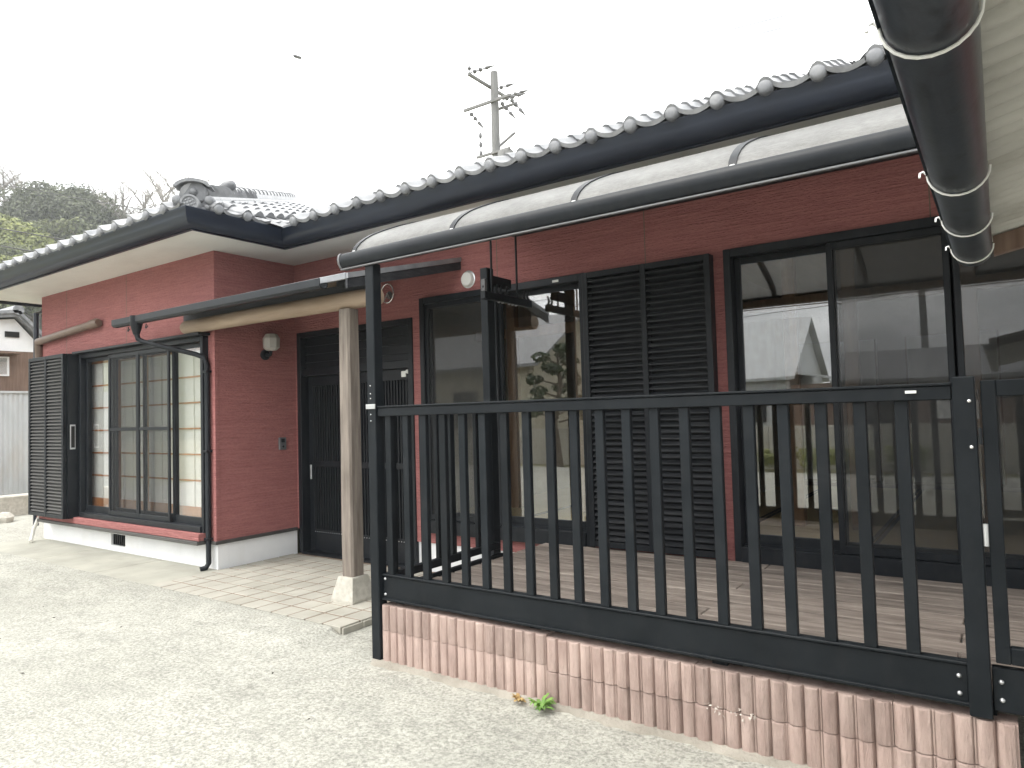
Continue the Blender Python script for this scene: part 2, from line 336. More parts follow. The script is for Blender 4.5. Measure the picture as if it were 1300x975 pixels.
def wmat(o):
    if o.parent: return wmat(o.parent) @ o.matrix_parent_inverse @ o.matrix_basis
    return o.matrix_basis.copy()
def place(name, me, parent=None, mtx=None):
    o = bpy.data.objects.new(name, me); col.objects.link(o)
    if mtx is not None: o.matrix_basis = mtx
    if parent is not None: o.parent = parent; o.matrix_parent_inverse = wmat(parent).inverted()
    return o
def tag(o, label=None, cat=None, group=None, kind=None):
    if label: o['label'] = label
    if cat: o['category'] = cat
    if group: o['group'] = group
    if kind: o['kind'] = kind
    return o
def thing(name, label, cat, loc=(0, 0, 0), group=None):
    o = bpy.data.objects.new(name, None); col.objects.link(o); o.location = loc; o.empty_display_size = .2
    o.matrix_basis = Matrix.Translation(Vector(loc))
    return tag(o, label, cat, group)
def T(x, y, z): return Matrix.Translation(Vector((x, y, z)))

# ================================================================== SETTING
WING_X0, WING_X1, WING_Y = -10.45, -6.44, 4.02     # wing front wall
FY = 5.0                                            # main facade
# ground sheet
g = MB()
N = 12
g.add([(-600, -600, -.06), (600, -600, -.06), (600, 600, -.06), (-600, 600, -.06)], [(0, 1, 2, 3)])
tag(g.build('ground', 'turf'), kind='structure')
g = MB()
ss = lambda t: max(0, min(1, t)) ** 2 * (3 - 2 * max(0, min(1, t)))
ysr = [-6.5 + .3 * j for j in range(28)] + [1.9 + .12 * j for j in range(12)] + [3.30, 3.332, 3.338, 3.45, 3.9, 4.5, 5.2]
xsr = [-17 + .3 * i for i in range(22)] + [-10.4 + .13 * i for i in range(49)] + [-4.03, -3.95, -3.88, -3.82, -3.7] + [-3.5 + .3 * i for i in range(52)]
vs = []; fs = []
for x in xsr:
    for y in ysr:
        z = .006 * math.sin(x * 1.3 + y * .7) + .005 * math.sin(x * .5 - y * 1.9)
        if y > 2.9: z *= .2
        rampz = (.046 * ss((y - 2.7) / .6) if y < 3.335 else -.02) * ss((-3.84 - x) / .12) * ss((x + 12.5) / 2)
        vs.append((x, y, z - .008 + rampz))
n2 = len(ysr)
for i in range(len(xsr) - 1):
    for j in range(n2 - 1):
        a = i * n2 + j; fs.append((a, a + n2, a + n2 + 1, a + 1))
g.add(vs, fs); tag(g.build('concrete_yard', 'concrete', smooth=60), kind='structure')
# raised apron slab before the wing, cast in three bays
ap = tag(MB().box(-10.6, -6.42, 3.36, 4.04, -.03, .028, .004).build('concrete_apron', 'grout'), kind='structure')
for a, b_ in ((-10.62, -8.9), (-8.892, -7.5), (-7.492, -6.40)):
    MB().box(a, b_, 3.34, 4.05, -.02, .034, .006).build('slab', 'apron', ap)
# porch floor of square pavers in brown grout
pf = tag(MB().box(-6.40, -3.880, 3.362, 4.99, -.04, .0352).build('porch_floor', 'grout'), kind='structure')
ts = .1975
pav = MB().box(-ts / 2 + .0075, ts / 2 - .0075, -ts / 2 + .0075, ts / 2 - .0075, -.045, .0225, .003).mesh('paver', M['paver'])
nx, ny = 13, 8
for i in range(nx):
    for j in range(ny):
        x = -3.865 - ts * (i + .5); y = 3.345 + ts * (j + .5)
        if x < -6.42 and y > 3.98: continue
        place('paver', pav, pf, T(x, y, .0155 + random.uniform(-.0012, .0012)))
sc_ = random.uniform
edge = MB().box(-ts / 2 + .005, ts / 2 - .005, -.014, 0, -.03, .034, .003).mesh('paver_edge', M['paver'])
for j in range(ny):
    y = 3.345 + ts * (j + .5)
    o = place('edge_paver', edge, pf, T(-3.852, y, 0) @ Matrix.Rotation(R(90), 4, 'Z'))

# ================================================================== HOUSE
house = thing('house', 'single-storey house with red siding, grey tiled hip roof and black sliding windows', 'house', (-4, 6, 0))
WT = 3.235
def wall_mesh(mb, u0, u1, z0, z1, holes, a, b, axis):
    """grid of boxes round rectangular holes; axis 'x' = wall runs along x with y in a..b"""
    us = sorted({u0, u1, *[h[0] for h in holes], *[h[1] for h in holes]}); zs = sorted({z0, z1, *[h[2] for h in holes], *[h[3] for h in holes]})
    us = [u for u in us if u0 <= u <= u1]; zs = [z for z in zs if z0 <= z <= z1]
    ok = lambda u, z: u0 < u < u1 and z0 < z < z1 and not any(h[0] < u < h[1] and h[2] < z < h[3] for h in holes)
    def V(u, t, z): return (u, t, z) if axis == 'x' else (t, u, z)
    for i in range(len(us) - 1):
        for k in range(len(zs) - 1):
            ua, ub, za, zb = us[i], us[i + 1], zs[k], zs[k + 1]; um, zm = (ua + ub) / 2, (za + zb) / 2
            if not ok(um, zm): continue
            mb.add([V(ua, a, za), V(ub, a, za), V(ub, a, zb), V(ua, a, zb)], [(0, 1, 2, 3)])
            mb.add([V(ua, b, za), V(ub, b, za), V(ub, b, zb), V(ua, b, zb)], [(3, 2, 1, 0)])
            for (uu, zz, e) in ((ua - .001, zm, 0), (ub + .001, zm, 1), (um, za - .001, 2), (um, zb + .001, 3)):
                if ok(uu, zz): continue
                q = {0: ((ua, za), (ua, zb)), 1: ((ub, za), (ub, zb)), 2: ((ua, za), (ub, za)), 3: ((ua, zb), (ub, zb))}[e]
                mb.add([V(q[0][0], a, q[0][1]), V(q[1][0], a, q[1][1]), V(q[1][0], b, q[1][1]), V(q[0][0], b, q[0][1])], [(0, 1, 2, 3)])
DOOR = (-6.40, -4.655, .02, 2.465); WA = (-4.53, -2.72, .405, 2.63); WB = (-1.585, 1.09, .405, 2.635); WW = (-9.24, -6.56, .40, 2.375)
wl = MB(); wall_mesh(wl, -6.44, 4.4, .30, WT, [DOOR, WA, WB], FY, FY + .14, 'x'); wl.build('wall', 'siding', house)
wl = MB(); wall_mesh(wl, WING_X0, WING_X1, .30, WT, [WW], WING_Y, WING_Y + .075, 'x'); wl.build('wall', 'siding', house)
MB().box(WING_X1 - .12, WING_X1, WING_Y + .075, FY, .30, WT).build('wall', 'siding', house)
MB().box(WING_X0, WING_X0 + .12, WING_Y + .075, 10, .30, WT).build('wall', 'siding', house)
MB().box(WING_X0, 4.4, 9.9, 10.0, .30, WT).build('wall', 'siding', house)
MB().box(4.28, 4.4, FY + .14, 9.9, .30, WT).build('wall', 'siding', house)
# corner strips: slender moulded corner pieces of the siding
MB().box(WING_X1 - .035, WING_X1 + .006, WING_Y - .006, WING_Y + .035, .315, WT - .004, .003).build('corner_trim', 'siding', house)
for x_, y_, z0_, z1_ in ((-9.72, WING_Y, 2.42, 3.23), (-8.2, WING_Y, 2.42, 3.23), (-3.62, FY, 2.64, 3.23), (-2.2, FY, 2.63, 3.23), (-.3, FY, 2.64, 3.23)):
    MB().box(x_ - .004, x_ + .004, y_ - .0016, y_ + .01, z0_, z1_).build('joint_seal', 'ductbrown', house)
# foundation with a vent
fm = MB(); wall_mesh(fm, WING_X0 + .01, WING_X1 - .01, -.05, .285, [(-8.62, -8.29, .10, .232)], WING_Y + .02, WING_Y + .14, 'x'); fnd = fm.build('foundation', 'paint_white', house)
MB().box(WING_X1 - .13, WING_X1 - .012, WING_Y + .142, FY, -.05, .285).build('foundation', 'paint_white', house)
MB().box(-4.66, 4.4, FY + .02, FY + .14, -.05, .298).build('foundation', 'paint_white', house)
v = MB().box(-8.62, -8.29, WING_Y + .06, WING_Y + .08, .10, .232)
vent = v.build('floor_vent', 'darkhole', fnd)
for k in range(7): MB().box(-8.60 + k * .046, -8.588 + k * .046, WING_Y + .035, WING_Y + .05, .102, .230).build('bar', 'black', fnd)
MB().sweep([(WING_X0 - .02, WING_Y), (WING_X1, WING_Y), (WING_X1, FY - .02)], [(.012, .283), (.022, .286), (.022, .312), (.004, .318), (-.02, .318), (-.02, .283)]).build('base_trim', 'brownshut', house)
# soffit and fascia
so_ = MB().box(-11.12, -5.75, 3.39, WING_Y + .004, WT, WT + .02).box(WING_X1 - .004, -5.75, WING_Y + .005, 4.36, WT, WT + .02).box(WING_X1 - .004, 4.9, 4.361, FY + .004, WT, WT + .02)
so_.box(-11.12, WING_X0 + .004, WING_Y + .005, 10.2, WT, WT + .02).build('soffit', 'soffit', house)
EAVE = [(-11.10, 10.2), (-11.10, 3.37), (-5.74, 3.37), (-5.74, 4.345), (4.95, 4.345)]
MB().sweep(EAVE, [(0, 3.195), (0, 3.352), (-.03, 3.352), (-.03, 3.195)]).build('fascia', 'navy', house)
gp = [(.003, 3.206), (.03, 3.204), (.065, 3.216), (.095, 3.245), (.112, 3.29), (.118, 3.335), (.124, 3.342), (.126, 3.356), (.118, 3.362), (.108, 3.358), (.107, 3.335), (.1, 3.292), (.084, 3.254), (.06, 3.228), (.03, 3.216), (.003, 3.217)]
MB().sweep(EAVE, gp).build('eave_gutter', 'navy', house, 40)
# left end: dark rafter line and downpipe under the far eave
MB().tube([(-10.9, 4.3, 3.16), (-10.52, 3.98, 3.02), (-10.52, 3.98, .2)], .033, 10).build('downpipe', 'navy', house, 40)

# ---- roof: three planes with the jog between wing and main block
S = .43; TZ = 3.385
def zA(y): return TZ + S * (y - 3.26)
def zB(x): return TZ + S * (-5.62 - x)
def zC(y): return TZ + S * (y - 4.21)
RY = 8.6
def hipx(y): return -5.62 - (y - 3.26)
def valx(y): return -5.62 - (y - 4.21)
th = .014
rf = MB()
def slab(pts):
    n = len(pts); vs = [(x, y, z - th) for x, y, z in pts] + [(x, y, z - th - .05) for x, y, z in pts]
    rf.add(vs, [tuple(range(n)), tuple(range(n, 2 * n))[::-1]] + [(i, n + i, n + (i + 1) % n, (i + 1) % n) for i in range(n)])
slab([(-11.2, 3.32, zA(3.32)), (-5.68, 3.32, zA(3.32)), (hipx(RY), RY, zA(RY)), (-11.2, RY, zA(RY))])
slab([(-5.68, 3.325, zB(-5.68)), (-5.68, 4.265, zB(-5.68)), (valx(RY), RY, zB(valx(RY))), (hipx(RY), RY, zB(hipx(RY)))])
slab([(-5.67, 4.27, zC(4.27)), (5.0, 4.27, zC(4.27)), (5.0, RY, zC(RY)), (valx(RY), RY, zC(RY))])
slab([(-11.2, RY, zC(RY)), (5.0, RY, zC(RY)), (5.0, 11, zC(RY) - S * 2.4), (-11.2, 11, zC(RY) - S * 2.4)])
roof = rf.build('roof', 'tilecap', house)
TW, TL, EX = .2905, .30, .245
def tile_profile(n=12):
    out = []
    for k in range(n + 1):
        u = k / n
        if u < .34: z = .046 * math.sin(math.pi * u / .34) ** .8 if 0 < u < .34 else 0
        else: z = -.026 * math.sin(math.pi * (u - .34) / .66)
        out.append((u * (TW + .012), z))
    return out
def tile_mesh(eave):
    mb = MB(); pr = tile_profile(); n = len(pr); t = .014
    vs = []
    for v_, lift in ((0, .022), (TL, 0)):
        for x, z in pr: vs.append((x, v_, z + lift))
        for x, z in pr: vs.append((x, v_, min(z, .004) + lift - t))
    fs = []
    for k in range(n - 1):
        fs.append((k, k + 1, 2 * n + k + 1, 2 * n + k)); fs.append((n + k + 1, n + k, 3 * n + k, 3 * n + k + 1))
        fs.append((k + 1, k, n + k, n + k + 1)); fs.append((2 * n + k, 2 * n + k + 1, 3 * n + k + 1, 3 * n + k))
    fs += [(0, 2 * n, 3 * n, n), (n - 1, 2 * n - 1, 4 * n - 1, 3 * n - 1)]
    mb.add(vs, fs)
    if eave:    # front apron below the wave
        vs = [(x, -.004, z + .024) for x, z in pr] + [(x, -.004, z - .006) for x, z in pr] + [(x, .01, z + .02) for x, z in pr] + [(x, .01, z - .006) for x, z in pr]
        fs = []
        for k in range(n - 1):
            fs += [(k, n + k, n + k + 1, k + 1), (2 * n + k, 2 * n + k + 1, 3 * n + k + 1, 3 * n + k), (n + k, 3 * n + k, 3 * n + k + 1, n + k + 1), (k, k + 1, 2 * n + k + 1, 2 * n + k)]
        mb.add(vs, fs)
    return mb.mesh('roof_tile', M['tile'], 50)
me_tile, me_eave = tile_mesh(False), tile_mesh(True)
capm = MB().lathe([(.004, -.034), (.026, -.033), (.037, -.028), (.044, -.014), (.0455, 0), (.045, .05)], (.05, 0, .004), 'y', 18).mesh('cap_tile', M['tilecap'], 50)
tilt = Matrix.Rotation(math.atan(S), 4, 'X')
cs = math.cos(math.atan(S))
def lay(x, y, z, rz, eave):
    base = T(x, y, z) @ Matrix.Rotation(rz, 4, 'Z')
    place('eave_tile' if eave else 'roof_tile', me_eave if eave else me_tile, roof, base @ tilt)
    if eave: place('cap_tile', capm, roof, base)
# main slope C
for r in range(4):
    k = 0
    y = 4.205 + r * EX * cs; z = TZ - .005 + r * EX * cs * S
    for c_ in range(24):
        x = -.519 + 1.162 - c_ * TW
        if x + TW < valx(y) + .03: continue
        if x < valx(y) - .12: continue
        lay(x, y, z, 0, r == 0)
# wing front slope A
for r in range(2):
    y = 3.255 + r * EX * cs; z = TZ - .002 + r * EX * cs * S
    for c_ in range(18):
        x = -6.014 - c_ * TW
        if x + TW > hipx(y) + .05: continue
        lay(x, y, z, 0, r == 0)
# right slope B (faces +x): local x -> +y, local y -> -x
for r in range(20):
    x = -5.615 - r * EX * cs; z = TZ - .002 + r * EX * cs * S
    y0 = 3.26 + r * EX * cs
    for c_ in range(-1, 5):
        y = 3.50 + (math.floor(r * EX * cs / TW) + c_) * TW
        if y < y0 - .02 or y + TW > y0 + .95 + .16: continue
        lay(x, y, z, R(90), r == 0)
# courses farther up, seen only edge on: one sheet per slope
def course_sheet(x0, x1, y0, z0, rows):
    mb = MB(); pr = tile_profile(6)
    ncol = int((x1 - x0) / TW)
    for r in range(rows):
        y = y0 + r * EX * cs; z = z0 + r * EX * cs * S
        xs = [(x0 + c_ * TW + u * TW / (TW + .012), h) for c_ in range(ncol) for u, h in pr[:-1]]
        n = len(xs)
        mb.add([(x, y, z + h + .02) for x, h in xs] + [(x, y + EX * cs, z + h + EX * cs * S) for x, h in xs], [(k, k + 1, n + k + 1, n + k) for k in range(n - 1)])
    return mb
tag(course_sheet(-5.9, .9, 4.205 + 4 * EX * cs, TZ + 4 * EX * cs * S, 10).build('roof_courses', 'tile', roof, 40), kind='stuff')
tag(course_sheet(-11.1, -8.0, 3.255 + 2 * EX * cs, TZ + 2 * EX * cs * S, 8).build('roof_courses', 'tile', roof, 40), kind='stuff')
# valley flashing between slopes B and C
mb = MB()
for a, b_ in ((-1, 0), (0, 1)): pass
p = [(-5.60, 4.23, TZ - .02), (-8.6, 7.23, TZ - .02 + 3.0 * S)]
mb.add([(p[0][0] - .0, p[0][1] - .30, p[0][2] + .02), p[0], (p[0][0] + .28, p[0][1] + .02, p[0][2] + .02), (p[1][0] - .0, p[1][1] - .30, p[1][2] + .02), p[1], (p[1][0] + .28, p[1][1], p[1][2] + .02)], [(0, 1, 4, 3), (1, 2, 5, 4)])
mb.build('valley_flashing', 'plasticgrey', roof)
# hip ridge: stacked flat courses, a stout rope-like lower length, then plain round tiles
hd = Vector((-1, 1, S)).normalized(); hs = Vector((1, 1, 0)).normalized()     # along the hip, across it
H0 = Vector((-5.80, 3.44, TZ + .02))
hup = hs.cross(hd).normalized()
if hup.z < 0: hup = -hup
def hip_slab(a, b_, wd, z0, z1, name):
    mb = MB(); vs = []
    for s_ in (a, b_):
        for w_, z_ in ((-wd, z0), (wd, z0), (wd * .94, z1), (-wd * .94, z1)): vs.append(H0 + hd * s_ + hs * w_ + hup * z_)
    mb.add(vs, [(0, 1, 2, 3), (4, 5, 6, 7), (0, 1, 5, 4), (1, 2, 6, 5), (2, 3, 7, 6), (3, 0, 4, 7)])
    return mb.build(name, 'tile', roof)
for k in range(16):
    a = k * .45
    hip_slab(a + .002, a + .448, .175, -.02, .05, 'ridge_base_tile')
    hip_slab(a + .002, a + .448, .15, .053, .080, 'ridge_course_tile')
    hip_slab(a + .002, a + .448, .13, .083, .110, 'ridge_course_tile')
    if a > 1.2: hip_slab(a + .002, a + .448, .075, .113, .165, 'ridge_course_tile')
def half_round(r0, r1, ln):
    mb = MB(); n = 10; vs = []
    for s_, r_ in ((0, r0), (ln, r1)):
        for k in range(n + 1):
            a = math.pi * k / n; vs.append((r_ * math.cos(a), s_, r_ * math.sin(a)))
    fs = [(k, k + 1, n + 2 + k, n + 1 + k) for k in range(n)] + [tuple(range(n + 1)), tuple(range(n + 1, 2 * n + 2))[::-1], (0, n + 1, 2 * n + 1, n)]
    return mb.add(vs, fs).mesh('ridge_tile', M['tile'], 50)
hm = Matrix((hs, hd, hup)).transposed().to_4x4()
small, big = half_round(.135, .085, .24), half_round(.075, .06, .33)
skew = Matrix.Rotation(R(26), 4, 'Z')
for k in range(12):
    q = H0 + hd * (.04 + k * .225) + hup * .092; place('rope_ridge_tile', small, roof, Matrix.Translation(q) @ hm @ skew)
for k in range(18):
    q = H0 + hd * (1.55 + k * .31) + hup * .165; place('ridge_tile', big, roof, Matrix.Translation(q) @ hm)
q = H0 + hd * 1.45 + hup * .225
MB().lathe([(.01, -.12), (.05, -.09), (.066, 0), (.05, .09), (.01, .12)], q, 'x', 12).build('ridge_knob', 'tilecap', roof, 50)
# ogre tile at the corner: local x across, local y towards the street corner, z up
om = Matrix.Translation(H0 - hd * .02 + Vector((0, 0, -.03))) @ Matrix.Rotation(R(-135), 4, 'Z')
def local(mb, name, mat, sm=None, parent=None):
    mb.v = [tuple(om @ Vector(p)) for p in mb.v]; return mb.build(name, mat, parent or roof, sm)
pl = [(-.15, -.02), (-.17, .06), (-.16, .11), (-.10, .14), (-.11, .21), (-.07, .25), (0, .275), (.07, .25), (.11, .21), (.10, .14), (.16, .11), (.17, .06), (.15, -.02)]
oni = local(MB().prism(pl, 'y', -.05, .015), 'ogre_tile', 'tilecap', 30)
hood = MB(); arc = []
for k in range(13):
    a = math.pi * k / 12; arc.append((-.16 * math.cos(a), .205 + .085 * math.sin(a) + (.012 if k in (0, 12) else 0)))
hood.prism(arc + [(.135, .215), (.09, .245), (.05, .258), (0, .262), (-.05, .258), (-.09, .245), (-.135, .215)], 'y', -.09, .06)
local(hood, 'hood', 'tilecap', 40, oni)
for sx in (-1, 1):
    local(MB().lathe([(.008, .052), (.03, .05), (.042, .035), (.046, 0), (.046, -.04)], (sx * .135, 0, .10), 'y', 14), 'scroll', 'tilecap', 50, oni)
    local(MB().lathe([(.006, .045), (.022, .042), (.03, .03), (.033, -.03)], (sx * .115, 0, .035), 'y', 12), 'scroll', 'tilecap', 50, oni)
local(MB().lathe([(.008, .05), (.025, .046), (.034, .03), (.036, -.02)], (-.0, 0, .175), 'y', 14), 'boss', 'tilecap', 50, oni)
disc = local(MB().lathe([(.056, .115), (.062, .125), (.076, .125), (.08, .118), (.08, -.02), (.075, -.05)], (0, .03, .035), 'y', 24), 'round_end_tile', 'tilecap', 40, oni)
crest = MB()
for k in range(8):
    a = 2 * math.pi * k / 8; crest.lathe([(.001, .009), (.007, .008), (.0095, 0)], (.042 * math.cos(a), .145, .035 + .042 * math.sin(a)), 'y', 8)
for k in range(4):
    a = 2 * math.pi * k / 4 + .4; crest.lathe([(.001, .009), (.009, .007), (.011, 0)], (.018 * math.cos(a), .145, .035 + .018 * math.sin(a)), 'y', 8)
local(crest, 'flower_crest', 'tile', 50, oni)

# ---- windows
def sash(win, x0, x1, z0, z1, y, st=.042, br=.07, mid=None, mat='black', pane='glass', d=.03, name='sash', tr=.045):
    mb = MB()
    mb.box(x0, x0 + st, y - d / 2, y + d / 2, z0, z1, .003).box(x1 - st, x1, y - d / 2, y + d / 2, z0, z1, .003)
    mb.box(x0 + st, x1 - st, y - d / 2 + .002, y + d / 2 - .002, z0, z0 + br, .003).box(x0 + st, x1 - st, y - d / 2 + .002, y + d / 2 - .002, z1 - tr, z1, .003)
    if mid: mb.box(x0 + st, x1 - st, y - d / 2 + .003, y + d / 2 - .003, mid - .018, mid + .018, .002)
    mb.build(name, mat, win)
    MB().box(x0 + st - .004, x1 - st + .004, y - .002, y + .002 if pane == 'screen' else y + .003, z0 + br - .004, z1 - tr + .004).build('pane' if pane == 'glass' else 'screen_mesh', pane, win)
def win_frame(x0, x1, z0, z1, y0, y1, t=.05, name='window', sill=.05, top=.05):
    mb = MB().box(x0, x0 + t, y0, y1, z0, z1, .004).box(x1 - t, x1, y0, y1, z0, z1, .004).box(x0 + t, x1 - t, y0 + .002, y1, z1 - top, z1, .004).box(x0 + t, x1 - t, y0 - .015, y1, z0, z0 + sill, .004)
    mb.box(x0 + t, x1 - t, y0 + .05, y0 + .056, z0 + sill, z0 + sill + .014)
    return mb.build(name, 'black', house)
# wing bay window: four panels, two with insect screens in front
ww = win_frame(WW[0], -6.553, WW[2], WW[3], 3.955, 4.09, .045, sill=.06)
e = [-9.19, -8.54, -7.885, -7.23, -6.59]
for i in range(4):
    sash(ww, e[i] - (.02 if i in (1, 2) else 0), e[i + 1] + .02, WW[2] + .065, WW[3] - .055, 4.03 if i in (0, 3) else 4.065)
for i in (1, 2): sash(ww, e[i] + .0, e[i + 1] + .01, WW[2] + .062, WW[3] - .052, 3.985, .035, .05, 1.45, pane='screen', name='screen_frame', d=.022)
MB().box(WW[0] - 1.05, WW[1] + .0, 3.90, WING_Y - .001, .325, .398, .004).build('window_sill', 'siding', house)
MB().box(-10.27, WW[1] + .0, 3.885, WING_Y - .002, .285, .323, .004).build('sill_trim', 'brownshut', house)
MB().box(WW[0] - .02, WW[1] + .05, 3.885, WING_Y - .002, WW[3] + .002, WW[3] + .03, .004).build('head_flashing', 'black', house)
# shoji inside
for i in range(4):
    a, b_ = ((-9.33, -8.60), (-8.66, -7.98), (-8.02, -7.34), (-7.37, -6.58))[i]; y = 4.10 if i in (0, 3) else 4.135
    fr = MB().box(a, a + .05, y, y + .03, .48, 2.33).box(b_ - .05, b_, y, y + .03, .48, 2.33).box(a + .05, b_ - .05, y + .001, y + .029, .48, .62).box(a + .05, b_ - .05, y + .001, y + .029, 2.26, 2.33)
    sh = fr.build('shoji', 'cedar', house)
    MB().box(a + .05, b_ - .05, y + .018, y + .02, .62, 2.26).build('paper', 'paper', sh)
    for k in range(1, 6): z = .62 + k * 1.64 / 6; MB().box(a + .05, b_ - .05, y + .003, y + .016, z - .009, z + .009).build('muntin', 'cedar', sh)
    MB().box((a + b_) / 2 - .005, (a + b_) / 2 + .005, y + .004, y + .015, .62, 2.26).build('muntin', 'paper', sh)
# wing room behind, closed
MB().box(WING_X0 + .12, WING_X1 - .12, 4.145, 7.9, .36, .40).build('room_floor', 'tatami', house)
MB().box(WING_X0 + .12, WING_X1 - .12, 7.9, 7.98, .40, 2.8).build('room_wall', 'plaster', house)
MB().box(WING_X1 - .24, WING_X1 - .121, 4.15, 7.9, .40, 2.8).build('room_wall', 'plaster', house)
MB().box(WING_X0 + .12, WING_X1 - .12, 4.15, 7.98, 2.8, 2.84).build('room_ceiling', 'ceilwood', house)
# window A (beside the front door) and the wide window B
wa = win_frame(WA[0], WA[1], WA[2], WA[3], FY - .045, FY + .10, .055, sill=.122, top=.06)
sash(wa, -4.475, -3.61, .53, 2.57, FY + .03); sash(wa, -3.66, -2.775, .53, 2.57, FY + .065)
sash(wa, -4.475, -3.63, .53, 2.57, FY - .01, .035, .05, None, pane='screen', name='screen_frame', d=.022)
wb = win_frame(WB[0], WB[1], WB[2], WB[3], FY - .045, FY + .10, .05, sill=.122, top=.06)
sash(wb, -1.535, -.86, .53, 2.575, FY + .065); sash(wb, -.905, -.20, .53, 2.575, FY + .03); sash(wb, -.235, .42, .53, 2.575, FY + .03, .05); sash(wb, .38, 1.04, .53, 2.575, FY + .065)
sash(wb, -.905, -.215, .53, 2.575, FY - .012, .035, .05, None, pane='screen', name='screen_frame', d=.022)
sash(wb, -.20, .42, .53, 2.575, FY - .012, .035, .05, None, pane='screen', name='screen_frame', d=.022)
MB().box(-3.02, -2.96, FY - .052, FY - .046, 2.585, 2.605, .002).build('sticker', 'plasticwhite', wa)
# ---- louvred shutters
def shutter(name, x0, x1, z0, z1, yf, yb, panels, mat, pitch, side=True):
    mb = MB(); t = .045
    w_ = (x1 - x0) / panels
    mb.box(x0, x1, yb - .012, yb, z0, z1)
    for i in range(panels + 1):
        tt = t if i in (0, panels) else .045
        cx = x0 + w_ * i; a = cx if i == 0 else (cx - tt if i == panels else cx - tt / 2)
        mb.box(a, a + tt, yf, yb - .013, z0, z1, .003)
    for i in range(panels):
        a = x0 + w_ * i + (t if i == 0 else .0225); b_ = x0 + w_ * (i + 1) - (t if i == panels - 1 else .0225)
        mb.box(a, b_, yf + .002, yb - .013, z0, z0 + .045, .002).box(a, b_, yf + .002, yb - .013, z1 - .045, z1, .002)
    sh = mb.build(name, 'black', house)
    for i in range(panels):
        a = x0 + w_ * i + (t if i == 0 else .0225); b_ = x0 + w_ * (i + 1) - (t if i == panels - 1 else .0225)
        ln = b_ - a - .004
        sl = MB().add([(-ln / 2, -.014, -.012), (ln / 2, -.014, -.012), (ln / 2, .014, .008), (-ln / 2, .014, .008), (-ln / 2, -.014, -.004), (ln / 2, -.014, -.004), (ln / 2, .014, .016), (-ln / 2, .014, .016)],
                      [(0, 3, 2, 1), (4, 5, 6, 7), (0, 1, 5, 4), (1, 2, 6, 5), (2, 3, 7, 6), (3, 0, 4, 7)]).mesh('slat', M[mat])
        n = int((z1 - z0 - .09) / pitch)
        for k in range(n):
            z = z0 + .045 + (k + .5) * (z1 - z0 - .09) / n
            place('slat', sl, sh, T((a + b_) / 2, yf + .02, z) @ Matrix.Rotation(random.uniform(-.0012, .0012), 4, 'Y'))
    return sh
sm = shutter('shutter', -2.715, -1.668, .435, 2.615, FY - .095, FY - .004, 2, 'blackwood', .046)
sw = shutter('shutter_box', -10.27, -9.285, .385, 2.385, 3.795, 3.84, 2, 'brownshut', .041)
MB().box(-10.27, -9.262, 3.842, WING_Y - .004, .385, 2.385).build('box_body', 'black', sw)
hp = MB().box(-9.260, -9.252, 3.865, 3.925, 1.22, 1.52, .002); hp.build('pull', 'metal', sw)
MB().box(-9.2515, -9.2475, 3.875, 3.915, 1.24, 1.50).build('pull_recess', 'darkhole', sw)
# ---- front door: two sliding leaves with close vertical bars below a transom
dy = FY + .05
dm = MB().box(DOOR[0], DOOR[0] + .06, FY - .015, FY + .13, DOOR[2] + .02, DOOR[3], .004).box(DOOR[1] - .06, DOOR[1], FY - .015, FY + .13, DOOR[2] + .02, DOOR[3], .004)
dm.box(DOOR[0] + .06, DOOR[1] - .06, FY - .013, FY + .13, DOOR[3] - .06, DOOR[3], .004).box(DOOR[0] + .06, DOOR[1] - .06, FY, FY + .13, 1.98, 2.06, .004).box(DOOR[0] + .06, DOOR[1] - .06, FY - .03, FY + .13, .02, .055, .004)
door = dm.build('entrance_door', 'black', house)
MB().box(DOOR[0] + .06, DOOR[1] - .06, dy + .02, dy + .03, 2.06, 2.405).build('transom_panel', 'black', door)
for k in range(3): MB().box(DOOR[0] + .06, DOOR[1] - .06, dy - .002, dy + .012, 2.13 + k * .09, 2.15 + k * .09).build('transom_bar', 'black', door)
for li, (a, b_, y) in enumerate(((DOOR[0] + .06, -5.50, dy + .04), (-5.56, DOOR[1] - .06, dy))):
    lf = MB().box(a, a + .075, y, y + .035, .056, 1.978, .003).box(b_ - .075, b_, y, y + .035, .056, 1.978, .003)
    lf.box(a + .075, b_ - .075, y + .001, y + .034, .056, .29, .003).box(a + .075, b_ - .075, y + .001, y + .034, 1.87, 1.978, .003).box(a + .075, b_ - .075, y + .004, y + .03, .98, 1.04, .003)
    lf = lf.build('door_leaf', 'black', door)
    MB().box(a + .075, b_ - .075, y + .024, y + .029, .29, 1.87).build('door_panel', 'black', door)
    n = 17
    br = MB().box(-.009, .009, 0, .018, .29, 1.87, .002).mesh('door_bar', M['black'])
    for k in range(n): place('door_bar', br, door, T(a + .075 + (k + .5) * (b_ - a - .15) / n, y + .003, 0))
    hx = a + .037 if li == 0 else b_ - .037
    MB().box(hx - .012, hx + .012, y - .018, y - .001, .84, 1.0, .004).build('handle', 'metal', door)
    rv = MB()
    for k in range(20): rv.bx(a + .09 + k * (b_ - a - .18) / 19, y - .002, .268, .008, .005, .008)
    tag(rv.build('rivet_row', 'metal', door))
MB().box(-4.86, -4.80, dy - .012, dy - .001, 1.895, 1.955, .003).build('lock_plate', 'plasticwhite', door)
MB().lathe([(.004, -.035), (.018, -.03), (.022, -.015), (.012, 0)], (-4.765, dy - .002, 1.945), 'y', 14).build('lock_knob', 'plasticwhite', door, 50)
